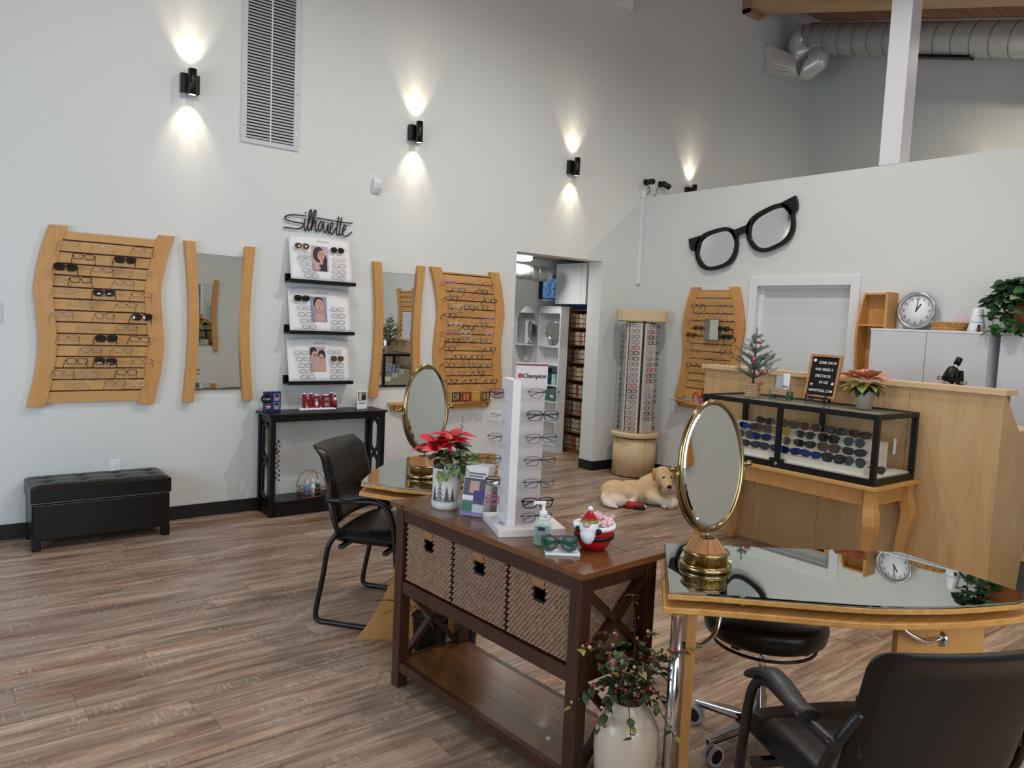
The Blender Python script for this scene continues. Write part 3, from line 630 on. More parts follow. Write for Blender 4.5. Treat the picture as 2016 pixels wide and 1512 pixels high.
MB().box(-a - .004, a + .004, -b - .004, b + .004, .298, .303).build('piping', M('piping_sheen', (120, 118, 120), .3), lid)

# ================================================================ black console table
T = thing('console_table', 'black console table with octagon-cutout ends under the picture ledges', 'table', (2.055, 5.49, 0))
L, D = .955, .275
MB().box(-.02, L + .015, -.01, D, .768, .785).build('top', BLK, T, bevel=.002)
MB().box(.04, L - .04, .004, .02, .725, .768).box(.04, L - .04, D - .02, D - .004, .725, .768).build('apron', BLK, T)
MB().box(.03, L - .03, .01, D - .01, .092, .112).build('shelf', BLK, T); MB().box(.03, L - .03, 0, .018, .0, .092).build('kick_board', BLK, T)
for x in (0, L - .04):
    for y in (0, D - .04): MB().box(x, x + .04, y, y + .04, 0, .768).build('leg', BLK, T, bevel=.002)
    e = MB().box(x + .008, x + .03, .04, D - .04, .72, .768).box(x + .008, x + .03, .04, D - .04, .0, .1)
    cy = D / 2
    for z0, z1 in ((.115, .405), (.425, .705)):
        hw, hh, c = .075, (z1 - z0) / 2, .045; cz = (z0 + z1) / 2
        oc = lambda w, h, c: [(cy - w, cz - h + c), (cy - w + c, cz - h), (cy + w - c, cz - h), (cy + w, cz - h + c), (cy + w, cz + h - c), (cy + w - c, cz + h), (cy - w + c, cz + h), (cy - w, cz + h - c)]
        e.frame(oc(hw - .022, hh - .022, c - .012), oc(hw, hh, c), x + .01, x + .028, 'yz')
    for yy in (.055, D - .055 - .03): e.box(x + .01, x + .028, yy + .02 if yy > .1 else yy - .02, yy + .04 if yy > .1 else yy + .01, .1, .73)
    e.box(x + .01, x + .028, cy - .02, cy + .02, .40, .43).box(x + .01, x + .028, cy - .02, cy + .02, .095, .12).box(x + .01, x + .028, cy - .02, cy + .02, .70, .725)
    e.build('end_panel', BLK, T)
# things on the console
T = thing('lens_display_box', 'blue eyewear coating display box with two face photos on the console', 'display box', (2.115, 5.66, .785), radians(6))
MB().box(-.055, .07, -.02, .02, 0, .155).build('box', M('navy_card', (26, 44, 88), .35), T)
o = MB().add([(x, -.021, z) for x, z in ell(-.045, .1, .038, .038, 24)] + [(x, .0, z) for x, z in ell(-.045, .1, .038, .038, 24)], [tuple(range(24)), tuple(range(24, 48))] + [(i, (i + 1) % 24, 24 + (i + 1) % 24, 24 + i) for i in range(24)]).build('badge', M('navy_dark', (10, 14, 30), .3), T)
text('print', 'Crizal', .024, PAPER, T, (-.045, -.0225, .094), (pi / 2, 0, 0), .0003)
for z in (.03, .042): MB().box(-.05, -.012, -.0215, -.019, z, z + .006).build('print_line', PAPER, T)
MB().box(-.05, -.012, -.0215, -.019, .055, .063).build('print_line', M('print_red', (200, 60, 70), .4), T)
for z in (.045, .11):
    MB().box(.01, .062, -.0215, -.02, z - .026, z + .03).build('face_photo', M('photo_blue', (110, 130, 170), .5), T)
    q = MB(); q.mi = 0; q.add([(x, -.0222, zz) for x, zz in ell(.036, z - .002, .016, .02)], [tuple(range(16))]); q.mi = 1; q.add([(x, -.0228, zz) for x, zz in ell(.036, z + .015, .017, .009)], [tuple(range(16))]); q.box(.022, .05, -.0234, -.0226, z, z + .004)
    q.build('face', [SKIN, HAIR], T)
T = thing('noel_ornament', 'red NOEL letters ornament with snow base and small Santa on the console', 'ornament', (2.49, 5.65, .785))
DR = M('dark_red_glaze', (122, 14, 22), .3, var=((160, 30, 36), 60)); SNOW = M('snow_white', (240, 242, 246), .5)
m = MB()
for i in range(9): m.sph((-.13 + .0325 * i, 0, .01), (.026, .034, .013), 10, 6)
m.build('snow_base', SNOW, T)
m = MB(); m.bar((-.115, 0, .015), (-.115, 0, .132), .02, .024, (0, 1, 0)); m.bar((-.06, 0, .015), (-.06, 0, .132), .02, .024, (0, 1, 0)); m.bar((-.115, 0, .125), (-.06, 0, .022), .02, .02, (0, 1, 0)); m.build('letter_n', DR, T)
MB().frame(ell(-.012, .065, .018, .036, 20), ell(-.012, .065, .036, .054, 20), -.012, .012).build('letter_o', DR, T)
MB().box(.034, .054, -.012, .012, .015, .118).box(.054, .092, -.012, .012, .1, .118).box(.054, .085, -.012, .012, .06, .075).box(.054, .092, -.012, .012, .015, .03).build('letter_e', DR, T)
MB().box(.102, .122, -.012, .012, .015, .134).box(.122, .15, -.012, .012, .015, .032).build('letter_l', DR, T)
for x, z, w in ((-.115, .134, .014), (-.06, .134, .014), (-.012, .12, .018), (.065, .12, .028), (.112, .136, .013)): MB().sph((x, 0, z), (w, .015, .007), 10, 6).build('snow_cap', SNOW, T)
MB().sph((-.012, -.008, .05), (.012, .012, .022), 10, 7).build('snowman', SNOW, T)
sa = MB().lathe([(.002, .02), (.017, .022), (.018, .05), (.014, .075), (.012, .085)], (.14, -.012, 0), 12).build('santa_figure', DR, T)
MB().sph((.14, -.014, .095), (.012, .012, .014), 10, 7).sph((.14, -.018, .086), (.012, .01, .014), 10, 7).sph((.14, -.012, .13), .006, 8, 5).build('beard', SNOW, sa); MB().lathe([(.013, .102), (.002, .128)], (.14, -.012, 0), 10).build('hat', DR, sa); MB().lathe([(.0185, .022), (.0195, .03), (.0185, .04)], (.14, -.012, 0), 12).build('boots', BLK, sa)
T = thing('photo_card', 'white easel card with a black-and-white couple photo on the console', 'card', (2.87, 5.66, .785), radians(4))
MB().prism([(-.02, 0), (-.012, .15), (-.016, .15), (-.024, 0)], -.047, .047, 'yz').prism([(.03, 0), (-.012, .15), (-.015, .15), (.027, 0)], -.04, .04, 'yz').build('card', PAPER, T)
q = MB(); q.mi = 0; q.box(-.038, .038, -.024, -.018, .07, .138); q.mi = 1; q.box(-.03, -.008, -.0246, -.0238, .075, .12); q.mi = 2; q.box(-.006, .03, -.0246, -.0238, .072, .11); q.mi = 1; q.sph((-.018, -.024, .122), (.01, .001, .012), 10, 5); q.mi = 0; q.build('photo', [M('photo_grey', (120, 116, 118), .5), M('photo_light', (214, 200, 200), .5), HAIR], T)
MB().box(-.03, .028, -.0262, -.0238, .045, .051).build('print_line', GREYT, T)
# under the console: glass bottle with red sprig, wire basket of spray bottles
T = thing('bottle_vase', 'small clear glass bottle holding a red berry sprig on the console shelf', 'vase', (2.135, 5.59, .1125))
MB().lathe([(.002, 0), (.032, .002), (.034, .05), (.026, .11), (.012, .14), (.011, .17), (.013, .172)], n=18).build('bottle', ACRY, T)
MB().tube(smooth_path([(0, 0, .01), (.004, 0, .16), (-.01, 0, .3), (.012, 0, .44), (.02, 0, .47)]), .002, 5).build('stem', M('twig', (50, 28, 20), .7), T)
bs = MB().sph((0, 0, 0), .009, 8, 6).mesh('berry', M('dark_berry', (70, 14, 20), .4))
for k in range(26):
    z = .15 + .0125 * k; q = random.uniform(.008, .028); inst('berry', bs, T, (q * cos(k * 2.1) + .01, q * sin(k * 2.1), z), sc=random.uniform(.6, 1.2))
T = thing('wire_basket', 'copper wire basket of lens cleaner bottles on the console shelf', 'basket', (2.43, 5.60, .1125))
COP = M('copper_wire', (176, 124, 90), .3, .9)
m = MB()
for z in (.004, .035, .07): m.tube([(-.09, -.07, z), (.09, -.07, z), (.09, .07, z), (-.09, .07, z)], .0025, 6, True)
for i in range(9):
    for y in (-.07, .07): m.tube([(-.09 + .0225 * i, y, .004), (-.09 + .0225 * i, y, .07)], .0018, 5)
for i in range(7):
    for x in (-.09, .09): m.tube([(x, -.07 + .0233 * i, .004), (x, -.07 + .0233 * i, .07)], .0018, 5)
m.build('wire_cage', COP, T)
for y in (-.07, .07): MB().tube([(.09 * cos(pi * i / 14), y * (.4 + .6 * abs(cos(pi * i / 14))), .07 + .13 * sin(pi * i / 14)) for i in range(15)], .003, 6).build('handle', COP, T)
for i, (x, y, c, h) in enumerate(((-.045, -.03, (90, 140, 200), .12), (.0, -.035, (225, 230, 240), .13), (.045, -.02, (40, 44, 52), .12), (-.03, .03, (200, 210, 225), .13), (.03, .035, (60, 90, 150), .12))):
    B = thing('spray_bottle', '%s lens cleaner bottle in the wire basket' % ('sky blue', 'white', 'charcoal', 'pale grey', 'deep blue')[i], 'bottle', (2.43 + x, 5.60 + y, .117), 0, 'lens cleaner bottles in the basket')
    MB().lathe([(.002, 0), (.017, .001), (.017, h * .68), (.008, h * .76)], n=14).build('body', M('spray_%d' % i, c, .3), B); MB().lathe([(.009, h * .76), (.009, h * .95), (.005, h)], n=12).build('cap', PAPER, B)

# ================================================================ guest chairs
ARMP = M('arm_pad', (24, 24, 25), .42)
def guest_chair(label, loc, rot):
    T = thing('guest_chair', label, 'chair', loc, rot, 'black guest chairs')
    for s in (-1, 1):
        y = s * .28
        P = smooth_path([(-.15, y * .93, .47), (-.19, y, .40), (-.215, y, .25), (-.25, y, .06), (-.235, y, .018), (-.17, y, .0135), (.08, y, .0135), (.15, y, .016), (.185, y, .05), (.175, y, .30), (.15, y, .53), (.12, y, .612), (.06, y, .645), (-.06, y, .64), (-.215, y * .97, .63)], 5)
        MB().tube(P, .0135, 10).build('side_frame', BLKM, T)
        MB().tube(smooth_path([(-.15, y * .93, .47), (-.175, y * .96, .55), (-.205, y * .90, .64), (-.225, y * .78, .71)], 5), .0135, 10).build('back_post', BLKM, T)
        g = []
        for i in range(11):
            u = i / 10; x = .135 - .26 * u; z = .652 + .022 * sin(pi * min(1, u * 1.2 + .05)) - (.075 * max(0, .28 - u) ** 1.0)
            w = .030; g.append([(x, y + w * cos(2 * pi * j / 10), z + .015 * sin(2 * pi * j / 10)) for j in range(10)])
        MB().ring(g).build('arm_pad', ARMP, T)
    MB().bar((.11, -.28, .395), (.11, .28, .395), .022, .02).bar((-.13, -.27, .40), (-.13, .27, .40), .022, .02).build('seat_rail', BLKM, T)
    g = []
    def cushion(pts_fn, nu, nv):
        top = [[pts_fn(i / nu, j / nv, 1) for i in range(nu + 1)] for j in range(nv + 1)]
        bot = [[pts_fn(i / nu, j / nv, -1) for i in range(nu + 1)] for j in range(nv + 1)]
        return MB().grid(top).grid(bot)
    def edge(u, p=.16): 
        d = min(u, 1 - u); return sqrt(max(0, 1 - (1 - min(1, d / p)) ** 2))
    def seat(u, v, s):
        x = -.19 + .47 * u; y = (-.245 + .49 * v); e = edge(u, .12) * edge(v, .12)
        z = .44 + (.045 * e * s if s > 0 else .035 * e * s)
        if s > 0: z += .012 * sin(pi * v) * e - .02 * max(0, u - .75) / .25
        if s > 0: z -= .005 * math.exp(-((u - .72) / .012) ** 2)
        return (x, y, z)
    st = cushion(seat, 34, 26).build('seat', LEATH, T)
    def back(u, v, s):
        e = edge(u, .1) * edge(v, .12); y = -.235 + .47 * u; z = .505 + .385 * v
        bow = .05 * (1 - (2 * u - 1) ** 2)
        x = -.165 - .10 * v - bow * .6 + s * .03 * e
        if s > 0: x -= .005 * math.exp(-((v - .45) / .012) ** 2)
        if v > .8: x -= .05 * ((v - .8) / .2) ** 2
        return (x, y, z)
    cushion(back, 28, 34).build('backrest', LEATH, T)
    for s in (-1, 1): MB().box(-.225, -.2, s * .20 - .02, s * .20 + .02, .60, .74).build('bracket', BLKM, T, bevel=.004)
    return T
guest_chair('black leather guest chair facing the far desk, its back towards the console', (1.925, 3.46, 0), math.atan2(-.78, .62))
guest_chair('black leather guest chair in the near right corner, seen from behind', (1.955, .885, 0), math.atan2(.89, .45))

# ================================================================ desks with mirrored tops
def poly_off(P, d):
    """grow a polygon outwards from its centre"""
    c = Vector((sum(p[0] for p in P) / len(P), sum(p[1] for p in P) / len(P)))
    return [tuple(Vector(p) + (Vector(p) - c).normalized() * d) for p in P]
def dense(P, k=5, closed=True):
    q = smooth_path([(p[0], p[1], 0) for p in P], k); return [(p.x, p.y) for p in q]
def swoop(m, p, q, z1, flare, th=.022, pinch=.03):
    """curved plywood leg panel standing along p-q, flaring at the foot"""
    p = Vector((p[0], p[1], 0)); q = Vector((q[0], q[1], 0)); d = (q - p); W = d.length; d.normalize(); nrm = Vector((-d.y, d.x, 0))
    L = []; R = []
    for i in range(17):
        t = i / 16; z = z1 * t
        f = flare * (1 - t) ** 2.6 - pinch * sin(pi * t); L.append((-f, z)); R.append((W + f * .75, z))
    poly = L + R[::-1]
    T = Matrix((d, nrm, Vector((0, 0, 1)))).transposed().to_4x4(); T.translation = p
    m.prism(poly, -th / 2, th / 2, 'xz', T); return m
def desk(label, top, legs, posts, necks, c):
    T = thing('mirror_top_desk', label, 'desk', (c[0], c[1], 0), 0, 'mirror-topped plywood desks')
    MB().prism(poly_off(top, -.004), .755, .761).build('glass_top', GLASST, T, True)
    MB().prism(poly_off(top, -.001), .7535, .755).build('glass_edge', BLK, T, True)
    MB().prism(top, .735, .7535).build('upper_board', PLYE, T, True, bevel=.003)
    MB().prism(poly_off(top, .012), .692, .712).build('lower_board', PLYE, T, True, bevel=.003)
    sp = MB()
    for p in poly_off(top, -.24)[::4]: MB().cyl((p[0], p[1], .712), (p[0], p[1], .735), .012, n=10).build('spacer', CHROME, T, True)
    for p, q, fl in legs: swoop(MB(), p, q, .692, fl, .03, .03 if fl else 0.).build('leg', MAPLE, T, True)
    for x, y in posts:
        MB().cyl((x, y, .012), (x, y, .692), .019, n=16).build('post', CHROME, T, True); MB().lathe([(.004, 0), (.022, 0), (.022, .012), (.004, .012)], (x, y, 0), 14).build('glide', BLKM, T, True)
    for P in necks:
        MB().tube(smooth_path(P, 6), .0075, 8).build('brace_tube', CHROME, T, True); MB().lathe([(.002, 0), (.026, .0), (.026, .006), (.002, .006)], n=16).build('flange', CHROME, T).matrix_basis = Matrix.Translation(Vector(P[-1]) - Vector(T.location)) @ (Vector(P[-2]) - Vector(P[-1])).to_track_quat('Z', 'Y').to_matrix().to_4x4()
    return T
top2 = dense([(1.772, 1.445), (1.871, 1.361), (1.981, 1.256), (2.118, 1.125), (2.237, 1.022), (2.434, .902), (2.66, .808)], 3) + [(2.77, .80), (2.83, 1.05), (2.879, 1.264), (2.51, 1.535), (2.169, 1.80)]
desk('mirror-topped plywood desk in the right foreground carrying a brass mirror', top2, [((1.846, 1.405), (2.12, 1.635), .0), ((2.46, 1.075), (2.70, .915), .0)], [(1.800, 1.424)],
     [[(1.86, 1.43, .60), (1.90, 1.41, .575), (1.99, 1.42, .60), (2.03, 1.43, .69)], [(2.42, 1.07, .69), (2.435, 1.04, .64), (2.49, .995, .605), (2.572, .985, .60)]], (2.3, 1.25))
top1 = dense([(1.654, 3.235), (1.795, 3.407), (1.937, 3.547), (2.082, 3.657), (2.285, 3.722), (2.48, 3.69), (2.715, 3.588)], 3) + [(2.62, 3.42), (2.532, 3.30), (2.333, 3.13), (1.97, 2.96), (1.863, 2.913), (1.75, 3.05)]
desk('mirror-topped plywood desk behind the brown basket table carrying a brass mirror', top1, [((1.78, 3.12), (2.03, 2.97), .16), ((2.40, 3.52), (2.57, 3.42), .06)], [(2.00, 3.04)],
     [[(1.90, 3.13, .69), (1.89, 3.12, .64), (1.905, 3.075, .615), (1.915, 3.055, .61)]], (2.2, 3.3))

# ================================================================ brass vanity mirrors
STAVE = wood('cone_wood', (160, 108, 66), (186, 132, 86), 2, 20, 8, .35, rand=.1)
def vanity(label, loc, rot, tilt):
    T = thing('vanity_mirror', label, 'mirror', loc, rot, 'brass vanity mirrors')
    MB().lathe([(.004, 0), (.082, .0), (.088, .008), (.084, .018), (.074, .021)], n=40).build('base', BRASS, T)
    MB().lathe([(.072, .021), (.0715, .05), (.073, .052)], n=40).build('relief_band', BRASSD, T)
    MB().lathe([(.073, .052), (.078, .056), (.073, .062), (.06, .063)], n=40).build('collar', BRASS, T)
    N = 14
    for k in range(N):
        a0, a1 = 2 * pi * k / N + .012, 2 * pi * (k + 1) / N - .012; v = []
        for r, z in ((.067, .062), (.034, .103)):
            v += [(r * cos(a0), r * sin(a0), z), (r * cos(a1), r * sin(a1), z), (r * .8 * cos(a1), r * .8 * sin(a1), z), (r * .8 * cos(a0), r * .8 * sin(a0), z)]
        MB().add(v, [(0, 1, 5, 4), (1, 2, 6, 5), (2, 3, 7, 6), (3, 0, 4, 7), (4, 5, 6, 7), (3, 2, 1, 0)]).build('stave', STAVE, T)
    MB().lathe([(.004, .06), (.062, .06), (.032, .102), (.004, .102)], n=28).build('cone_core', M('cone_core', (84, 52, 30), .5), T)
    MB().lathe([(.016, .103), (.016, .106), (.007, .108), (.0065, .122), (.009, .126)], n=18).build('stem', BRASS, T)
    a, b, cz = .130, .205, .345
    MB().tube([((a + .018) * cos(t), 0, cz + (b + .014) * sin(t)) for t in [pi + pi * i / 30 for i in range(31)]], .0065, 8).build('yoke', BRASS, T)
    for s in (-1, 1):
        MB().tube([(s * (a + .008), 0, cz), (s * (a + .03), 0, cz), (s * (a + .032), 0, cz), (s * (a + .046), 0, cz), (s * (a + .048), 0, cz)], [.004, .004, .009, .011, .006], 12).build('knob', BRASS, T)
    R = Matrix.Translation((0, 0, cz)) @ Matrix.Rotation(tilt, 4, 'X')
    def rim(t, q):
        c, s = cos(t), sin(t); return R @ Vector(((a + .005 + .009 * cos(q)) * c, .011 * sin(q), (b + .005 + .009 * cos(q)) * s))
    f = MB().ring([[rim(2 * pi * i / 56, 2 * pi * j / 10) for j in range(10)] for i in range(56)], True, True).build('rim', BRASS, T)
    e = [R @ Vector((.92 * a * cos(2 * pi * i / 48), -.007, .945 * b * sin(2 * pi * i / 48))) for i in range(48)]
    e2 = [R @ Vector((a * cos(2 * pi * i / 48), -.004, b * sin(2 * pi * i / 48))) for i in range(48)]
    MB().add(e, [tuple(range(48))]).build('glass', MIRR, T)
    MB().add(e + e2, [(i, (i + 1) % 48, 48 + (i + 1) % 48, 48 + i) for i in range(48)]).build('glass_bevel', MIRR, T)
    bk = [R @ Vector((a * cos(2 * pi * i / 48), .004, b * sin(2 * pi * i / 48))) for i in range(48)]
    MB().add(bk, [tuple(range(48))]).build('back', BRASS, T)
vanity('brass oval vanity mirror on the near desk in the right foreground', (2.065, 1.535, .761), radians(-9), radians(-4))
vanity('brass oval vanity mirror on the far desk behind the poinsettia', (1.985, 3.205, .761), radians(10), radians(-4))

# ================================================================ wheeled stool
T = thing('rolling_stool', 'black round rolling stool on a five-star base beneath the near desk', 'stool', (2.47, 1.55, 0))
MB().lathe([(.004, .435), (.20, .435), (.218, .449), (.224, .485), (.218, .512), (.195, .524), (.004, .53)], n=48).build('seat', LEATH, T)
MB().tube([(.185 * cos(2 * pi * i / 40), .185 * sin(2 * pi * i / 40), .408) for i in range(40)], .006, 8, True).build('lever_ring', BLKM, T)
MB().box(-.18, .18, -.015, .015, .418, .436).box(-.015, .015, -.18, .18, .418, .436).build('seat_plate', BLKM, T)
MB().cyl((0, 0, .20), (0, 0, .43), .0135, n=18).build('piston', CHROME, T); MB().lathe([(.018, .10), (.022, .10), (.022, .27), (.027, .27), (.027, .285), (.014, .29)], n=20).build('column', CHROME, T)
MB().lathe([(.005, .075), (.04, .08), (.04, .115), (.022, .125)], n=20).build('hub', CHROME, T)
for k in range(5):
    a = radians(100 + 72 * k); d = Vector((cos(a), sin(a), 0)); s = Vector((-sin(a), cos(a), 0))
    P = lambda r, w, z: d * r + s * w + Vector((0, 0, z))
    lg = MB().add([P(.03, -.022, .115), P(.03, .022, .115), P(.255, .014, .088), P(.255, -.014, .088), P(.03, -.022, .085), P(.03, .022, .085), P(.255, .014, .07), P(.255, -.014, .07)],
                  [(0, 1, 2, 3), (7, 6, 5, 4), (0, 4, 5, 1), (1, 5, 6, 2), (2, 6, 7, 3), (3, 7, 4, 0)]).build('base_leg', CHROME, T, bevel=.004)
    MB().add([P(.05, -.019, .084), P(.05, .019, .084), P(.25, .012, .0695), P(.25, -.012, .0695), P(.05, -.019, .079), P(.05, .019, .079), P(.25, .012, .064), P(.25, -.012, .064)],
             [(0, 1, 2, 3), (7, 6, 5, 4), (0, 4, 5, 1), (1, 5, 6, 2), (2, 6, 7, 3), (3, 7, 4, 0)]).build('leg_underside', BLKM, lg)
    c = d * .245
    ca = MB().cyl(tuple(c + Vector((0, 0, .045))), tuple(c + Vector((0, 0, .085))), .011, n=12).build('caster', BLKM, T)
    cc = c + s * .022 + Vector((0, 0, .036))
    for w in (-.012, .012):
        MB().tube([cc + d * 0 + d.cross(Vector((0, 0, 1))) * (w - .006), cc + d.cross(Vector((0, 0, 1))) * (w + .006)], .036, 20).build('wheel', M('clear_wheel', (210, 214, 218), .08, alpha=.4), ca)
        MB().tube([cc + d.cross(Vector((0, 0, 1))) * (w - .0065), cc + d.cross(Vector((0, 0, 1))) * (w + .0065)], .026, 16).build('wheel_core', BLK, ca)

# ================================================================ brown table with baskets
T = thing('basket_table', 'dark walnut sofa table with three woven baskets and a lower shelf', 'table', (1.534, 2.734, 0), radians(3.0))
Wd, Ln = .412, 1.105
for k in range(4): MB().box(.006 + k * .1005, .006 + (k + 1) * .1005 - .0012, -Ln + .085, -.085, .768, .79).build('top_plank', WALNT, T, bevel=.0015)
for y0, y1 in ((-Ln, -Ln + .0838), (-.0838, 0)): MB().box(0, Wd, y0, y1, .768, .79).build('top_end_board', wood('walnut_end', (98, 61, 33), (122, 78, 44), 0, 9, 10, .22, fine=90, coat=.3), T, bevel=.002)
i0, i1, j0, j1 = .02, Wd - .02, -Ln + .02, -.02
for x in (i0, i1 - .05):
    for y in (j0, j1 - .05): MB().box(x, x + .05, y, y + .05, 0, .768).build('leg', WALN, T, bevel=.003)
for x in (i0 + .006, i1 - .03): MB().box(x, x + .024, j0 + .05, j1 - .05, .712, .768).build('apron', WALN, T); MB().box(x, x + .024, j0 + .05, j1 - .05, .412, .462).build('rail', WALN, T)
for y in (j0 + .01, j1 - .035): MB().box(i0 + .05, i1 - .05, y, y + .025, .712, .768).build('apron', WALN, T); MB().box(i0 + .05, i1 - .05, y, y + .025, .412, .462).build('rail', WALN, T)
MB().box(i0 + .03, i1 - .03, j0 + .02, j1 - .02, .446, .458).build('basket_shelf', WALN, T)
for k in range(3): MB().box(i0 + .012 + k * .116, i0 + .012 + (k + 1) * .116 - .0015, j0 + .012, j1 - .012, .09, .112).build('shelf_plank', WALNT, T)
MB().box(i0 + .004, i0 + .026, j0 + .05, j1 - .05, .072, .113).box(i1 - .026, i1 - .004, j0 + .05, j1 - .05, .072, .113).box(i0 + .05, i1 - .05, j0 + .004, j0 + .026, .072, .113).box(i0 + .05, i1 - .05, j1 - .026, j1 - .004, .072, .113).build('shelf_rail', WALN, T)
for y in (j0 + .02, j1 - .02):
    for za, zb in ((.462, .712), (.113, .412)):
        MB().bar((i0 + .045, y, za), (i1 - .045, y, zb), .02, .03, (0, 1, 0)).bar((i0 + .045, y, zb), (i1 - .045, y, za), .021, .03, (0, 1, 0)).build('cross_brace', WALN, T)
WEAVE = wood('hyacinth_weave', (118, 86, 64), (176, 138, 108), 0, 60, 3, .65, rand=.08)
WEAVEIN = M('weave_dark', (44, 30, 22), .8)
bw = (j1 - j0 - .10) / 3
strand = [(-1, 0, 0), (-.4, .9, .12), (.5, .8, .1), (1, .0, 0), (.45, -.9, -.1), (-.5, -.8, -.12), (-.3, 0, 1), (.35, 0, 1)]
stf = [(0, 1, 6), (1, 2, 7, 6), (2, 3, 7), (3, 4, 7), (4, 5, 6, 7), (5, 0, 6)]
for k in range(3):
    y1 = j1 - .052 - k * bw - .004; y0 = y1 - bw + .008; z0, z1 = .473, .704; xf = i0 + .016; xb = i1 - .03
    Bk = thing('woven_basket', 'woven hyacinth basket, %s of the three in the walnut table' % ('leftmost', 'middle', 'rightmost')[k], 'basket', (1.534, 2.734, 0), radians(3.0), 'woven baskets in the table')
    yc = (y0 + y1) / 2; hh = (z1 - .075, z1 - .03); hw = .028
    MB().box(xf + .004, xb, y0, y1, z0, z0 + .01).box(xf + .004, xf + .012, y0, yc - hw, z0, z1).box(xf + .004, xf + .012, yc + hw, y1, z0, z1).box(xf + .004, xf + .012, yc - hw, yc + hw, z0, hh[0]).box(xf + .004, xf + .012, yc - hw, yc + hw, hh[1], z1).box(xb - .01, xb, y0, y1, z0, z1).box(xf + .012, xb - .01, y0, y0 + .008, z0, z1).box(xf + .012, xb - .01, y1 - .008, y1, z0, z1).build('basket_core', WEAVEIN, Bk)
    m = MB(); rw = .0135; nr = int((z1 - z0) / (rw * .8))
    def lump(c, ax, up, nn, a, b, h, m=m):
        m.add([tuple(c + ax * (p[0] * a) + up * ((p[1] + p[0] * .45) * b) + nn * (p[2] * h)) for p in strand], stf, True)
    ny = int((y1 - y0) / .0175)
    for r in range(nr + 1):
        z = z0 + (z1 - z0) * r / nr
        for q in range(ny):
            y = y0 + (q + .5 + .5 * (r % 2)) * (y1 - y0) / ny
            if y > y1 - .004: continue
            if abs(y - yc) < hw + .005 and hh[0] - .004 < z < hh[1] + .004: continue
            lump(Vector((xf + .004, y, z)), Vector((0, -1, 0)), Vector((0, 0, 1)), Vector((-1, 0, 0)), .0118 + random.uniform(-.001, .001), .0072, .0085 + random.uniform(-.002, .001))
    if k == 2:
        for r in range(nr + 1):
            z = z0 + (z1 - z0) * r / nr; nx = int((xb - xf) / .0175)
            for q in range(nx): lump(Vector((xf + (q + .5 + .5 * (r % 2)) * (xb - xf) / nx, y0 + .0, z)), Vector((1, 0, 0)), Vector((0, 0, 1)), Vector((0, -1, 0)), .0118, .0072, .008)
    tag(m.build('woven_strands', WEAVE, Bk), kind='stuff')
    for q in range(6): MB().tube([(xf + .002 - .006 * sin(pi * i / 6), yc - hw + .006 + q * .0092, hh[1] + .032 * i / 6) for i in range(7)], .0045, 6).build('handle_wrap', M('handle_straw', (168, 124, 76), .6), Bk)
# ================================================================ leaf helpers
def leaf_mesh(name, mat, L, W, fold=.25, bend=.3, tip=1.0, n=6):
    m = MB(); l = []; c = []; r = []
    for i in range(n + 1):
        t = i / n; w = W * (sin(pi * t ** .8) ** tip) if 0 < t < 1 else 0; z = -bend * L * t * t
        c.append((0, L * t, z)); l.append((-w, L * t, z + fold * w)); r.append((w, L * t, z + fold * w))
    me = m.grid([l, c, r]).mesh(name, mat)
    return me
def orient(d, roll=0.):
    """rotation taking +Y to d"""
    return (Vector(d).to_track_quat('Y', 'Z') @ Euler((0, roll, 0)).to_quaternion()).to_euler()
LEAFG = leafmat('leaf_green', (44, 84, 34), (72, 118, 50), 60); LEAFD = leafmat('leaf_dark', (22, 46, 24), (38, 70, 34), 60)
LEAFV = leafmat('leaf_variegated', (84, 130, 56), (196, 206, 160), 90); REDL = leafmat('bract_red', (186, 14, 34), (214, 40, 54), 30)
SALM = leafmat('bract_salmon', (214, 116, 92), (232, 168, 120), 40); STEM = M('plant_stem', (60, 64, 34), .6); TWIG = M('brown_twig', (64, 42, 30), .7)

# ================================================================ on the basket table
Z0 = .790
T = thing('poinsettia_planter', 'white planter with a tree print holding red poinsettia and variegated ivy', 'potted plant', (1.678, 2.53, Z0))
MB().lathe([(.004, 0), (.056, 0), (.060, .01), (.061, .03), (.0575, .032), (.059, .16), (.061, .166), (.056, .166), (.054, .14), (.004, .14)], n=36).build('pot', M('enamel_white', (226, 222, 214), .4), T)
INK = M('tree_ink', (70, 66, 66), .6)
m = MB()
for aa, hh, sc in ((-2.65, .105, 1.), (-2.15, .065, .8), (-3.1, .06, .8), (-1.75, .06, .7)):
    for i in range(11):
        t = i / 11; z = .034 + hh * t; w = (.30 * (1 - t) * sc) * (1 if i % 2 else .6)
        P = []
        for u in (-1, -.3, .3, 1): P.append((aa + w * u, z + (.003 if abs(u) < .5 else -.004)))
        m.add([(.0598 * cos(a), .0598 * sin(a), zz) for a, zz in P] + [(.0598 * cos(a), .0598 * sin(a), zz + .005) for a, zz in P], [(j, j + 1, 5 + j, 4 + j) for j in range(3)])
m.build('tree_print', INK, T)
MB().lathe([(.004, .138), (.054, .138)], n=20, caps=True).build('soil', M('soil', (40, 28, 20), .9), T)
hn = MB().tube([(-.045, -.052, .12), (-.052, -.060, .20)], .002, 6).tube([(.035, -.065, .12), (.042, -.073, .20)], .002, 6).build('bail', CHROME, T)
MB().tube([(-.055, -.058, .20), (-.03, -.064, .203), (.02, -.070, .203), (.045, -.074, .20)], .0085, 10).build('grip', M('grip_wood', (82, 48, 34), .4), T)
br = leaf_mesh('bract', REDL, .10, .026, .3, .35, 1.25); bs_ = leaf_mesh('bract', REDL, .07, .020, .15, .2, .8)
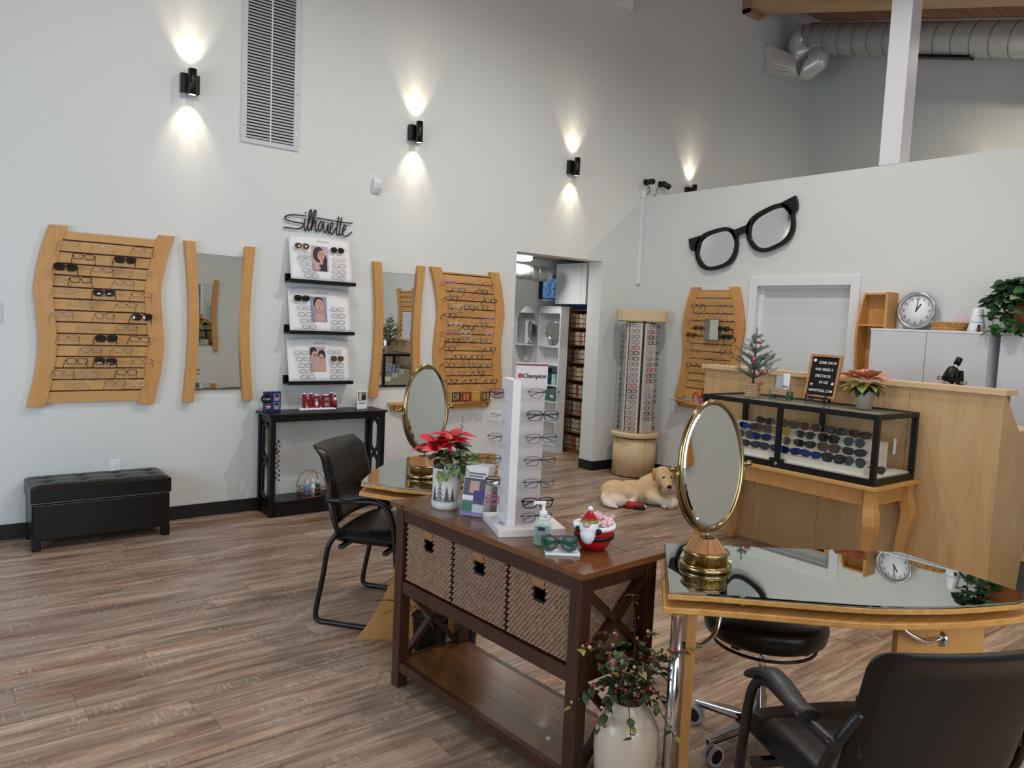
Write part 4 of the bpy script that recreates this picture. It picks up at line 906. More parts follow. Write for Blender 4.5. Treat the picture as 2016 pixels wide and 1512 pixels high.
for cx, cy, cz, n0 in ((-.06, .0, .262, 12), (.035, .03, .278, 12), (-.015, -.035, .285, 9)):
    for k in range(n0):
        a = 2 * pi * k / n0 + .3 * random.random(); inst('bract', br if k % 2 else bs_, T, (cx + random.uniform(-.012, .012), cy + random.uniform(-.012, .012), cz + random.uniform(-.02, .008)), orient((cos(a), sin(a), random.uniform(-.05, .75)), random.uniform(-.7, .7)))
    for k in range(4): inst('cyathium', MB().sph((0, 0, 0), .004, 8, 5).mesh('cyathium', M('flower_yellow', (190, 170, 50), .5)), T, (cx + random.uniform(-.01, .01), cy + random.uniform(-.01, .01), cz + .004))
    MB().tube(smooth_path([(cx * .3, cy * .3, .14), (cx * .7, cy, .22), (cx, cy, cz)]), .003, 6).build('stem', STEM, T)
dl = leaf_mesh('leaf', LEAFD, .075, .026, .2, .4); vl = leaf_mesh('leaf', LEAFV, .038, .018, .3, .3)
for k in range(16):
    a = random.uniform(0, 2 * pi); inst('leaf', dl, T, (.02 * cos(a), .02 * sin(a), random.uniform(.19, .26)), orient((cos(a), sin(a), random.uniform(-.3, .3)), random.uniform(-.5, .5)))
for k in range(95):
    a = random.uniform(-2.9, .6); r = random.uniform(.01, .085); inst('leaf', vl, T, (.02 + r * cos(a), -.01 + r * sin(a), random.uniform(.165, .245) - r * .35), orient((cos(a), sin(a), random.uniform(-.5, .6)), random.uniform(-.8, .8)), random.uniform(.9, 1.35))
pk = MB().tube([(.06, -.005, .18), (.06, -.005, .37)], .0018, 5).build('glitter_pick', CHROME, T)
for k in range(22):
    a = k * 2.4; inst('silver_leaf', leaf_mesh('silver_leaf', M('silver_glitter', (196, 192, 206), .25, .8), .024, .009) if k == 0 else bpy.data.meshes['silver_leaf'], pk, (.06, -.005, .2 + .0077 * k), orient((cos(a), sin(a), .7)))
# brochure holder
T = thing('brochure_holder', 'clear acrylic holder filled with purple and green brochures', 'brochure holder', (1.715, 2.38, Z0), radians(-58))
MB().box(-.055, .055, -.05, -.047, 0, .07).box(-.055, .055, .045, .048, 0, .12).box(-.055, -.052, -.05, .048, 0, .07).box(.052, .055, -.05, .048, 0, .07).box(-.055, .055, -.05, .048, 0, .003).build('holder', ACRY, T)
for k in range(9):
    b = thing('brochure', ('front brochure with a glasses-wearing face photo and purple print in the acrylic holder' if k == 0 else 'white brochure, %s from the front in the clear acrylic holder' % ORD[k]), 'brochure', (1.715, 2.38, Z0 + .004), radians(-58), 'brochures in the holder')
    y = -.040 + k * .009; mm = MB().prism([(y, 0), (y + .05, .185), (y + .0515, .185), (y + .0015, 0)], -.048, .048, 'yz'); mm.build('paper', PAPER, b)
    if k == 0:
        f = lambda z: y + .05 * z / .185 - .0008
        def pan(nm, x0, x1, z0, z1, mt, e=0.): MB().add([(x0, f(z0) - e, z0), (x1, f(z0) - e, z0), (x1, f(z1) - e, z1), (x0, f(z1) - e, z1)], [(0, 1, 2, 3)]).build(nm, mt, b)
        pan('photo', -.046, .046, .075, .14, M('brochure_photo', (88, 78, 92), .5)); pan('face', -.02, .02, .085, .13, SKIN, .0006); pan('purple_panel', .0, .046, .045, .095, M('brochure_purple', (72, 56, 128), .5), .0008)
        pan('green_panel', -.046, .0, .012, .055, M('brochure_green', (40, 120, 84), .5), .0006); pan('lilac_panel', -.046, .046, 0.002, .014, M('brochure_lilac', (150, 130, 196), .5), .0008); pan('headline', -.03, .04, .155, .162, GREYT, .0006); pan('headline', -.03, .03, .145, .151, GREYT, .0006)
T = thing('silver_gift_box', 'silver gift box topped with white cards between the brochures and tower', 'gift box', (1.875, 2.42, Z0), radians(20))
MB().box(-.06, .06, -.045, .045, 0, .10).build('box', M('silver_foil', (176, 172, 170), .35, .6, bump=(40, .6, .01)), T, bevel=.003); MB().box(-.075, .05, -.05, .03, .101, .104).build('card', PAPER, T)
# eyeglass tower
TW = radians(-23)
T = thing('eyeglass_tower', 'white countertop eyeglass tower with clear shelves and a branded header', 'display stand', (1.765, 2.14, Z0), TW)
TWH = M('tower_white', (232, 228, 226), .35); TWP = M('tower_panel', (206, 196, 192), .4)
MB().box(-.125, .125, -.125, .125, 0, .028).build('base', TWH, T, bevel=.002)
MB().box(-.082, -.052, -.075, .085, .028, .555).build('fin', TWH, T, bevel=.0015)
MB().box(-.052, .062, .0, .012, .028, .52).build('panel', TWP, T)
MB().box(-.052, .068, -.002, .014, .52, .615).build('header', M('header_card', (216, 206, 202), .4), T); MB().box(-.052, .068, -.003, .015, .605, .612).build('header_stripe', M('header_red', (128, 22, 34), .4), T)
text('header_print', 'Champion', .0225, BLK, T, (.016, -.0035, .56), (pi / 2, 0, 0), .0003, shear=.25, sx=.98, bold=.0005)
MB().add([(x, -.0042, z) for x, z in ell(-.037, .568, .010, .009, 16)], [tuple(range(16))]).build('logo', M('logo_red', (170, 30, 40), .4), T)
def local(T, p):
    c, s = cos(T.rotation_euler.z), sin(T.rotation_euler.z); return (T.location.x + c * p[0] - s * p[1], T.location.y + s * p[0] + c * p[1], T.location.z + p[2])
KS = [('d', 'right'), ('k', 'right'), ('m', 'right'), ('d', 'right'), ('m', 'right'), ('k', 'right'), ('m', 'right')]
LV = [.485, .403, .32, .237, .155, .083, .0295]
for i, z in enumerate(LV):
    if i < 6: MB().box(-.05, .11, -.10, -.003, z - .003, z).build('shelf', ACRY, T)
    p = local(T, (.040 - .001 * i, -.06, z + .0245))
    glasses(KS[i][0], p, (radians(-4), 0, TW + radians(8)), ', right side of the white tower, %s level from the top' % ['first', 'second', 'third', 'fourth', 'fifth', 'sixth', 'lowest'][i], 'eyeglasses on the white tower', temple='fold', sc=.97)
LK = ['n', 'c', 'd', 'd', 'k', 'p']
for i, z in enumerate(LV[:6]):
    z -= .012
    MB().box(-.14, -.083, -.03, .085, z - .003, z).build('shelf', ACRY, T)
    p = local(T, (-.078, .05, z + .022)); glasses(LK[i], p, (radians(-4), 0, TW + radians(-14)), ', left side of the white tower, %s level from the top' % ['first', 'second', 'third', 'fourth', 'fifth', 'sixth'][i], 'eyeglasses on the white tower', temple='fold', sc=.9)
MB().box(-.1, -.088, -.06, -.02, .0282, .029).build('price_tag', M('tag_lilac', (150, 150, 186), .5), T)
# hand sanitizer
T = thing('hand_sanitizer', 'pump bottle of green hand sanitizer in front of the white tower', 'bottle', (1.685, 1.935, Z0), radians(-30))
MB().lathe([(.004, 0), (.028, .001), (.03, .008), (.03, .075), (.024, .092), (.012, .1), (.011, .106)], n=24, sx=1.).build('bottle', M('clear_pet', (225, 240, 232), .06, alpha=.3), T)
MB().lathe([(.004, .003), (.0265, .004), (.0275, .01), (.0275, .062), (.004, .062)], n=24).build('gel', M('green_gel', (70, 190, 120), .15, alpha=.72), T)
MB().lathe([(.0135, .1), (.0135, .118), (.006, .12), (.0055, .142)], n=16).build('collar', PAPER, T); MB().bar((.008, 0, .147), (-.034, 0, .147), .012, .010).bar((-.03, 0, .147), (-.034, 0, .138), .008, .008).build('pump_head', PAPER, T, bevel=.002)
MB().ring([[(.0306 * cos(a), .0306 * sin(a), z) for z in (.02, .07, .0701, .0199)] for a in [-2.6 + 1.6 * i / 10 for i in range(11)]], False, False).build('label', M('sanitizer_label', (190, 205, 200), .4), T); MB().ring([[(.031 * cos(a), .031 * sin(a), z) for z in (.056, .069, .0691, .0559)] for a in [-2.3 + .8 * i / 6 for i in range(7)]], False, False).build('label_band', M('label_purple', (74, 60, 120), .4), T)
# thick round glasses on a white stand
T = thing('eyeglass_stand', 'small white stand with a purple card in front of the Santa bowl', 'stand', (1.672, 1.815, Z0), radians(-38))
MB().box(-.058, .058, -.02, .026, 0, .01).build('base', PAPER, T, bevel=.002); MB().prism([(.008, .01), (.018, .052), (.021, .052), (.011, .01)], -.01, .05, 'yz').build('card', M('card_lilac', (196, 186, 214), .5), T)
glasses(('chunk', 'green', M('green_lens', (26, 120, 84), .1, alpha=.35), ''), local(T, (-.012, -.008, .040)), (radians(-8), 0, radians(-38)), 'chunky round dark-green eyeglasses on the small white stand', None, temple='fold', sc=.92, noun=False)
# Santa bowl and candies
T = thing('santa_bowl', 'red Santa-shaped ceramic candy bowl on the walnut table', 'bowl', (1.815, 1.815, Z0))
MB().lathe([(.004, .0), (.036, .0), (.05, .012), (.064, .04), (.069, .07), (.07, .082), (.066, .084), (.064, .07), (.058, .04), (.045, .02), (.004, .015)], n=36).build('bowl', RED, T)
MB().lathe([(.0715, .074), (.0735, .080), (.072, .088), (.066, .088), (.064, .08)], n=36).build('white_rim', SNOW, T)
MB().lathe([(.0665, .040), (.0685, .041), (.0705, .053), (.0685, .054)], n=36).build('belt', BLK, T)
q = Vector((-.68, -.73, 0)); r_ = Vector((.73, -.68, 0)); q = (q - r_ * .35).normalized(); r_ = Vector((-q.y, q.x, 0))
def QP(a, b, z): p = q * a + r_ * b; return (p.x, p.y, z)
MB().sph(QP(.064, 0, .04), (.016, .016, .012), 10, 6).build('buckle', M('buckle_gold', (220, 190, 60), .3, .5), T)
MB().sph(QP(.062, 0, .088), (.032, .032, .034), 16, 10).sph(QP(.07, 0, .066), (.026, .026, .034), 14, 9).build('beard', SNOW, T)
MB().sph(QP(.075, 0, .098), (.02, .02, .016), 12, 8).build('face', SKIN, T); MB().sph(QP(.093, 0, .097), .004, 8, 6).build('nose', SKIN, T)
MB().lathe([(.028, .108), (.024, .12), (.012, .136), (.004, .146)], QP(.058, 0, 0), 18).build('hat', RED, T); MB().lathe([(.028, .103), (.032, .108), (.028, .114)], QP(.058, 0, 0), 18).build('hat_band', M('hat_green', (110, 150, 50), .4), T); MB().sph(QP(.055, 0, .149), .009, 10, 7).build('pompom', SNOW, T)
for b in (-.036, .036): MB().sph(QP(.066, b, .078), .0105, 10, 7).build('mitten', BLK, T)
CAN = M('candy_pink', (226, 130, 150), .3, var=((244, 226, 230), 120)); WRAP = M('wrapper', (244, 236, 240), .15, alpha=.45)
cme = MB().sph((0, 0, 0), (.011, .011, .008), 10, 7).mesh('candy', CAN); wme = MB()
wme.add([(.01, -.002, 0), (.022, -.01, .004), (.022, .01, -.003), (.01, .002, 0), (-.01, -.002, 0), (-.022, -.01, -.004), (-.022, .01, .003), (-.01, .002, 0)], [(0, 1, 2, 3), (4, 7, 6, 5)]); wme = wme.mesh('wrapper_tails', WRAP)
for k in range(30):
    a = k * 2.4; r = .011 * sqrt(k) * .9; z = .082 + .028 * (1 - (r / .06) ** 2) + random.uniform(-.004, .006)
    o = inst('wrapped_candy', cme, None, (1.83 + r * cos(a), 1.82 + r * sin(a), Z0 + z), (random.uniform(-1, 1), random.uniform(-1, 1), random.uniform(0, 6)))
    tag(o, 'pink wrapped peppermint candy heaped in the Santa bowl', 'candy', 'candies in the Santa bowl'); inst('wrapper_tails', wme, o)
T = thing('sticky_note', 'small yellow-green paper note on the near mirrored desk', 'paper', (2.17, 1.53, .761), .4); MB().add([(-.03, -.02, .0005), (.04, -.015, .0005), (.0, .03, .002), (-.03, .02, .001)], [(0, 1, 2, 3)]).build('paper', M('note_yellow', (216, 226, 150), .6), T)

# ================================================================ floor vase with berry branches
T = thing('floor_vase', 'tall cream ceramic floor vase full of berry branches beside the walnut table', 'vase', (1.715, 1.525, 0))
MB().lathe([(.004, 0), (.062, .0), (.068, .02), (.092, .14), (.101, .25), (.096, .32), (.070, .372), (.046, .388), (.045, .396), (.051, .402), (.046, .402), (.04, .39), (.004, .38)], n=44).build('vase', M('cream_ceramic', (204, 190, 168), .22, coat=.3), T)
lv = leaf_mesh('leaf', leafmat('branch_leaf', (38, 52, 28), (70, 88, 46), 70), .03, .011, .25, .3); ly = leaf_mesh('leaf', M('leaf_yellowing', (150, 140, 70), .5), .028, .010)
be = [MB().sph((0, 0, 0), .006, 8, 6).mesh('berry', M('berry_%d' % i, c, .35)) for i, c in enumerate(((168, 60, 66), (206, 150, 130), (110, 24, 34)))]
for k in range(32):
    a = 2.4 * k; R = random.uniform(.08, .19); H = random.uniform(.02, .28); dz = -.05 if k % 3 == 0 else H
    P = smooth_path([(.02 * cos(a), .02 * sin(a), .36), (.04 * cos(a), .04 * sin(a), .44), (R * .6 * cos(a + .2), R * .6 * sin(a + .2), .43 + dz * .6 + .03), (R * cos(a + .3), R * sin(a + .3), .40 + dz)], 5)
    b = MB().tube(P, .0016, 5).build('branch', TWIG, T)
    for i in range(4, len(P)):
        d = P[i] - P[i - 1]; aa = random.uniform(0, 6.28)
        if random.random() < .85: inst('leaf', lv if random.random() < .9 else ly, b, P[i], orient((d.normalized() * .6 + Vector((cos(aa), sin(aa), random.uniform(-.4, .5))))), random.uniform(.7, 1.25))
        if random.random() < .38: inst('berry', be[random.randrange(3)], b, P[i] + Vector((cos(aa + 2), sin(aa + 2), .3)) * .012, sc=random.uniform(.6, 1.1))

# ================================================================ plant on the floor behind the walnut table
T = thing('floor_plant', 'braided-stem plant with dry spiky leaves in a black pot behind the walnut table', 'potted plant', (1.86, 2.90, 0))
MB().lathe([(.004, 0), (.07, 0), (.085, .17), (.088, .175), (.08, .175), (.076, .15), (.004, .15)], n=28).build('pot', BLK, T)
for k in range(4): MB().tube([(.02 * cos(i * .55 + k * pi / 2), .02 * sin(i * .55 + k * pi / 2), .15 + .018 * i) for i in range(20)], .009, 7).build('trunk_strand', M('trunk_green', (112, 108, 74), .6), T)
sl = leaf_mesh('spiky_leaf', leafmat('dry_leaf', (70, 44, 36), (120, 100, 70), 30), .19, .007, .4, .75, .6, 9)
for z, n0 in ((.19, 9), (.36, 12), (.50, 12)):
    for k in range(n0):
        a = 2 * pi * k / n0 + z * 9; inst('spiky_leaf', sl, T, (-.05 * (z < .45) + .01 * cos(a), .06 * (z < .45) + .01 * sin(a), z), orient((cos(a), sin(a), random.uniform(.1, .9))), random.uniform(.7, 1.15))
T = thing('black_bag', 'black bag with a metal carabiner loop beside the potted plant', 'bag', (2.02, 2.84, 0)); MB().lathe([(.004, 0), (.05, .0), (.055, .1), (.03, .2), (.026, .21)], n=18).build('body', BLK, T); MB().tube([(-.03 * cos(pi * i / 10), 0, .2 + .06 * sin(pi * i / 10)) for i in range(11)], .003, 6).build('loop', CHROME, T)

# ================================================================ the dog
def capsule(m, P, R, n=14):
    P = [Vector(p) for p in P]; pts = []; rs = []
    d0 = (P[1] - P[0]).normalized(); d1 = (P[-1] - P[-2]).normalized()
    for f in (1, .86, .5): pts.append(P[0] - d0 * R[0] * f); rs.append(R[0] * sqrt(max(0, 1 - f * f)) + .001)
    pts += P; rs += list(R)
    for f in (.5, .86, 1): pts.append(P[-1] + d1 * R[-1] * f); rs.append(R[-1] * sqrt(max(0, 1 - f * f)) + .001)
    m.tube(pts, rs, n)
DT = thing('dog', 'yellow labrador lying on the floor beside the eyeglass spinner, wearing a red boot', 'dog', (4.888, 4.461, 0), math.atan2(-.466, .885))
m = MB()
m.sph((-.135, .04, .108), (.135, .115, .108), 20, 14).sph((.02, .055, .108), (.18, .105, .104), 20, 14).sph((.165, .045, .122), (.125, .10, .118), 20, 14).sph((.19, -.015, .09), (.08, .06, .08), 16, 10)
capsule(m, [(.16, .05, .16), (.225, .03, .205), (.275, -.005, .25)], (.095, .085, .07))
m.sph((.275, -.025, .272), (.092, .092, .082), 20, 14).sph((.275, -.085, .25), (.07, .06, .058), 16, 10)
capsule(m, [(.274, -.10, .238), (.268, -.14, .215), (.265, -.168, .203)], (.056, .05, .042))
capsule(m, [(.272, -.10, .205), (.266, -.155, .178)], (.042, .028))
capsule(m, [(.16, -.04, .09), (.26, -.075, .058), (.375, -.085, .04)], (.05, .04, .032)); capsule(m, [(.378, -.095, .034), (.33, -.125, .026), (.275, -.135, .024)], (.03, .027, .027))
capsule(m, [(.24, .03, .07), (.36, .01, .04), (.44, -.01, .028)], (.05, .034, .03))
m.sph((-.085, -.035, .12), (.105, .06, .095), 18, 12); capsule(m, [(-.05, -.06, .135), (.005, -.075, .115)], (.06, .05)); capsule(m, [(.005, -.08, .11), (-.02, -.10, .06), (-.045, -.115, .03)], (.044, .033, .026)); capsule(m, [(-.05, -.115, .028), (.02, -.135, .026), (.075, -.145, .022)], (.026, .025, .02))
m.sph((-.14, -.06, .06), (.10, .055, .06), 16, 10)
capsule(m, [(-.225, .0, .115), (-.262, -.04, .075), (-.25, -.085, .04), (-.205, -.115, .024), (-.165, -.13, .016)], (.034, .031, .027, .02, .012))
FUR = bpy.data.materials.new('yellow_fur'); FUR.use_nodes = True; nt = FUR.node_tree; b = nt.nodes['Principled BSDF']; b.inputs['Roughness'].default_value = .75
tc = nt.nodes.new('ShaderNodeTexCoord'); sx = nt.nodes.new('ShaderNodeSeparateXYZ'); nt.links.new(tc.outputs['Object'], sx.inputs[0])
nz = nt.nodes.new('ShaderNodeTexNoise'); nz.inputs['Scale'].default_value = 14; nt.links.new(tc.outputs['Object'], nz.inputs['Vector'])
ma = nt.nodes.new('ShaderNodeMath'); ma.operation = 'MULTIPLY_ADD'; ma.inputs[1].default_value = .10; nt.links.new(nz.outputs['Fac'], ma.inputs[0]); nt.links.new(sx.outputs['Z'], ma.inputs[2])
my = nt.nodes.new('ShaderNodeMath'); my.operation = 'MULTIPLY_ADD'; my.inputs[1].default_value = .55; nt.links.new(sx.outputs['Y'], my.inputs[0]); nt.links.new(ma.outputs[0], my.inputs[2])
rp = nt.nodes.new('ShaderNodeValToRGB'); e = rp.color_ramp.elements; e[0].position = .07; e[0].color = lin((240, 230, 216)); e[1].position = .20; e[1].color = lin((220, 186, 140)); x = e.new(.13); x.color = lin((230, 204, 166))
nt.links.new(my.outputs[0], rp.inputs[0]); nt.links.new(rp.outputs[0], b.inputs['Base Color'])
n3 = nt.nodes.new('ShaderNodeTexNoise'); n3.inputs['Scale'].default_value = 160; nt.links.new(tc.outputs['Object'], n3.inputs['Vector']); bp = nt.nodes.new('ShaderNodeBump'); bp.inputs['Strength'].default_value = .6; bp.inputs['Distance'].default_value = .006; nt.links.new(n3.outputs['Fac'], bp.inputs['Height']); nt.links.new(bp.outputs[0], b.inputs['Normal'])
for k in range(4): m.sph((.252 + .004 * k, -.122 - .012 * k + .006, .020), (.016, .010, .014), 8, 6)
for k in range(3): m.sph((.44 + .012, -.025 + .014 * k, .018), (.016, .010, .014), 8, 6)
body = m.build('body', FUR, DT)
r = body.modifiers.new('remesh', 'REMESH'); r.mode = 'VOXEL'; r.voxel_size = .0075; r.use_smooth_shade = True
s_ = body.modifiers.new('smooth', 'SMOOTH'); s_.factor = .5; s_.iterations = 7
EAR = M('ear_fur', (196, 148, 98), .8)
for sd, px_ in ((-1, .205), (1, .345)):
    e_ = MB(); rings = []
    for k in range(9):
        t = k / 8; w_ = .036 * (sin(pi * min(1, .25 + t * .72)) ** .7); th = .012 * (1 - .5 * t)
        cx_ = px_ + sd * (.004 + .018 * sin(pi * t * .8)); cz_ = .335 - .105 * t; cy_ = -.022 - .018 * t
        rings.append([(cx_ + th * cos(2 * pi * q / 12) * (1 if sd > 0 else 1), cy_ + w_ * sin(2 * pi * q / 12), cz_ + .2 * th * sin(2 * pi * q / 12)) for q in range(12)])
    e_.ring(rings).build('ear', EAR, DT, sub=1)
DK = M('dog_dark', (34, 22, 20), .25)
for p in ((.240, -.128, .277), (.309, -.126, .277)): MB().sph(p, (.0125, .009, .009), 10, 7).build('eye', DK, DT)
MB().sph((.264, -.208, .212), (.022, .014, .017), 12, 8).build('nose', DK, DT); MB().tube([(.240, -.178, .178), (.264, -.196, .174), (.288, -.178, .178)], .003, 5).build('mouth', DK, DT)
bo = MB(); capsule(bo, [(-.052, -.116, .034), (-.01, -.126, .031), (.045, -.139, .028)], (.034, .034, .030)); bo.build('boot', M('boot_red', (176, 26, 40), .6), DT)
bo = MB(); capsule(bo, [(-.005, -.149, .020), (.055, -.165, .018)], (.021, .020)); bo.build('boot_sole', M('boot_black', (14, 12, 14), .6), DT)
for dx in (0, .014, -.013): MB().sph((.272 + dx * .6, -.158, .018 + dx * .3), .006, 8, 6).build('paw_pad', M('pad', (96, 74, 70), .6), DT)
# ================================================================ eyeglass spinner in the corner
SX, SY = 5.95, 5.425
T = thing('eyeglass_spinner', 'tall revolving eyeglass tower on a pale drum base in the corner', 'display stand', (SX, SY, 0))
MB().lathe([(.004, .012), (.225, .012), (.225, .4), (.004, .4)], n=56).build('drum', LAM, T); MB().lathe([(.22, 0), (.22, .014), (.004, .014)], n=40).build('plinth', BLK, T)
MB().lathe([(.004, .4), (.21, .4), (.215, .415), (.004, .415)], n=48).build('shadow_gap', BLK, T)
MB().lathe([(.004, .415), (.25, .415), (.256, .425), (.256, .452), (.25, .462), (.004, .462)], n=56).build('disc', LAM, T)
MB().box(-.0012, .0012, -.2262, -.2248, .015, .398, Matrix.Rotation(radians(-18), 4, 'Z')).build('drum_seam', M('seam', (120, 92, 60), .6), T)
PH = radians(204); RF = .135
TIV = M('tower_ivory', (226, 220, 206), .4); TDK = M('tower_dark', (30, 22, 18), .3, bump=(60, .5, .004)); TGR = M('tower_face', (206, 196, 188), .45)
MB().prism([(.158 * cos(PH + pi / 6 + k * pi / 3), .158 * sin(PH + pi / 6 + k * pi / 3)) for k in range(6)], .462, 1.62).build('core', TDK, T)
for k in range(6):
    a = PH + k * pi / 3; R = Matrix.Rotation(a + pi / 2, 4, 'Z')
    MB().box(-.052, .052, -.148, -.125, .466, 1.60, R).build('face_panel', TGR, T); MB().box(-.066, -.052, -.152, -.125, .466, 1.60, R).box(.052, .066, -.152, -.125, .466, 1.60, R).build('face_border', TIV, T)
hd = [(.25 * math.copysign(abs(cos(t)) ** .35, cos(t)), .15 * math.copysign(abs(sin(t)) ** .35, sin(t))) for t in [2 * pi * i / 48 for i in range(48)]]
RH = Matrix.Rotation(radians(-38), 4, 'Z')
MB().prism(hd, 1.622, 1.737, T=RH).build('header', LAM, T, bevel=.004); MB().prism([(x * .97, y * .97) for x, y in hd], 1.612, 1.624, T=RH).build('header_rim', M('rim_green', (150, 148, 120), .5), T)
hooks = MB()
SK = [('thin', 'gunmetal'), ('rect', 'black'), ('thin', 'silver'), ('round', 'black'), ('thin', 'rose'), ('thin', 'black'), ('rect', 'tortoise'), ('rect', 'grey'), ('rect', 'red'), ('thin', 'blue'), ('round', 'gunmetal'), ('rect', 'clear')]
CN = {-1: 'left edge', 0: 'centre', 1: 'right', 2: 'far right edge'}
dsc = {'gunmetal': 'gunmetal', 'black': 'black', 'silver': 'silver', 'rose': 'rose', 'tortoise': 'tortoiseshell', 'grey': 'grey', 'red': 'red', 'blue': 'blue', 'clear': 'clear'}
for c in (-1, 0, 1, 2):
    for i in range(20):
        st, f = SK[(i * 5 + c * 3 + (i // 7)) % 12]; a = PH + c * pi / 3; z = 1.572 - .0562 * i
        glasses((st, f, LCLEAR, dsc[f] + ' eyeglasses'), (SX + .190 * cos(a), SY + .190 * sin(a), z), (radians(-12), 0, a + pi / 2), ', %s row, %s column of the spinner tower' % (ORD[i] if i < 19 else 'lowest', CN[c]), 'eyeglasses on the spinner tower', sc=.86, parts=False)

# ================================================================ partition wall: big spectacles, shelf below the board
T = thing('wall_spectacles', 'giant black spectacles with mirror lenses hung tilted on the partition', 'wall decor', (XB, 4.44, 2.44)); T.rotation_euler = (0, radians(-15.2), -pi / 2)
m = MB()
for s in (-1, 1):
    i_ = lens_pts(s * .308, .222, .165, 2.7, 44, .16, .08); o_ = lens_pts(s * .308, .254, .198, 2.9, 44, .14, .08)
    m.frame(i_, o_, -.05, -.012)
    m.prism([(s * .45, .19), (s * .608, .205), (s * .612, .13), (s * .60, .08), (s * .53, .04)] if s > 0 else [(s * .53, .04), (s * .60, .08), (s * .612, .13), (s * .608, .205), (s * .45, .19)], -.05, -.012, 'xz')
m.prism([(-.13, .15), (-.07, .115), (.07, .115), (.13, .15), (.075, .0), (.045, .055), (-.045, .055), (-.075, .0)], -.05, -.012, 'xz')
m.build('frame', BLK, T, bevel=.004)
for s in (-1, 1): MB().prism(lens_pts(s * .308, .226, .169, 2.7, 44, .16, .08), -.024, -.018, 'xz').build('lens', M('spectacle_mirror', (206, 210, 214), .06, 1.), T)
def bow_shelf(label, loc, rotz, L, D):
    T = thing('wall_shelf', label, 'shelf', loc, rotz)
    N = 20; P = [(0, 0)] + [(L * i / N, -.035 - (D - .035) * (1 - (2 * i / N - 1) ** 2) ** .8) for i in range(N + 1)] + [(L, 0)]
    MB().prism(P, -.02, 0).build('board', MAPLEX, T, bevel=.002)
    MB().box(.06, L - .06, -.03, 0, -.075, -.02).build('cleat', MAPLEX, T)
    for x in (.03, L - .045): MB().prism([(0, -.02), (-.045, -.02), (-.03, -.05), (0, -.085)], x, x + .015, 'yz').build('bracket', MAPLE, T)
    return T
bow_shelf('bow-fronted maple shelf carrying the letter blocks under the children\'s board', (3.18, YA, .813), 0, 1.10, .13)
bow_shelf('bow-fronted maple shelf under the board beside the white door', (XB, 5.14, .83), -pi / 2, .75, .16)
BW = [M('block_wood_%d' % i, c, .5) for i, c in enumerate(((190, 156, 104), (196, 130, 84), (208, 164, 88), (184, 146, 98)))]
for i, ch in enumerate('KIDS'):
    x = 3.80 + .1115 * i; c4 = [(44, 38, 30), (120, 30, 26), (190, 140, 50), (60, 34, 28)][i]
    T = thing('letter_block', 'wooden toy block with the letter %s on the maple shelf' % ch, 'block', (x, 5.685, .813), 0, 'letter blocks on the shelf'); w_ = .0475
    MB().box(-w_, w_, -w_, w_, 0, .092).build('cube', BW[i], T, bevel=.005)
    MB().frame([(-w_ + .016, .016), (w_ - .016, .016), (w_ - .016, .076), (-w_ + .016, .076)], [(-w_ + .004, .004), (w_ - .004, .004), (w_ - .004, .088), (-w_ + .004, .088)], -w_ - .002, -w_ + .001).build('border', M('block_edge_%d' % i, c4, .5), T)
    text('letter', ch, .07, M('block_letter_%d' % i, c4, .5), T, (0, -w_ - .0005, .022), (pi / 2, 0, 0), .0012, bold=.0012)
T = thing('red_ribbon_decor', 'curled red metal ribbon ornament on the shelf beside the door', 'ornament', (6.13, 4.72, .83))
MB().tube(smooth_path([(0, .10, .01), (0, .12, .07), (0, .07, .10), (0, .05, .04), (0, .02, .01), (0, .01, .1), (0, -.03, .17), (0, -.04, .11), (0, .04, .06), (0, -.06, .09)], 6), .006, 7).build('ribbon', RED, T)
for k in range(2):
    T = thing('card', ('lower' if k == 0 else 'upper') + ' pale card lying at the left end of the shelf beside the door', 'card', (6.13, 5.03 - .02 * k, .8305 + .004 * k), .2 + .15 * k); MB().box(-.05, .05, -.09, .09, 0, .003).build('paper', M('card_tan', (206, 160, 110), .6), T)

# ================================================================ reception counter
T = thing('reception_counter', 'birch plywood reception counter with a raised ledge at the right', 'counter', (4.936, 1.67, 0))
W1, H1 = 2.12, 1.255
for a, b in ((0.02, .53), (.532, 1.09), (1.092, 1.60), (1.602, 2.10)): MB().box(0, .02, a, b, 0, H1).build('front_panel', BIRCH, T, bevel=.0015)
P = [(0, 0), (0, 1.255), (.03, 1.255), (.29, 1.03), (.70, 1.03), (.70, .99), (.49, 0)]
MB().prism(P, 0, .02, 'xz').build('end_panel', BIRCH, T); MB().prism(P, W1 - .02, W1, 'xz').build('end_panel', BIRCH, T)
MB().box(-.022, .16, -.015, W1 + .02, H1, 1.287).build('ledge', BIRCHL, T, bevel=.002)
MB().box(.05, .70, .02, W1 - .02, .99, 1.03).build('work_surface', BIRCHL, T)
MB().box(.14, .16, .02, W1 - .02, 1.03, H1).build('inner_panel', BIRCH, T)
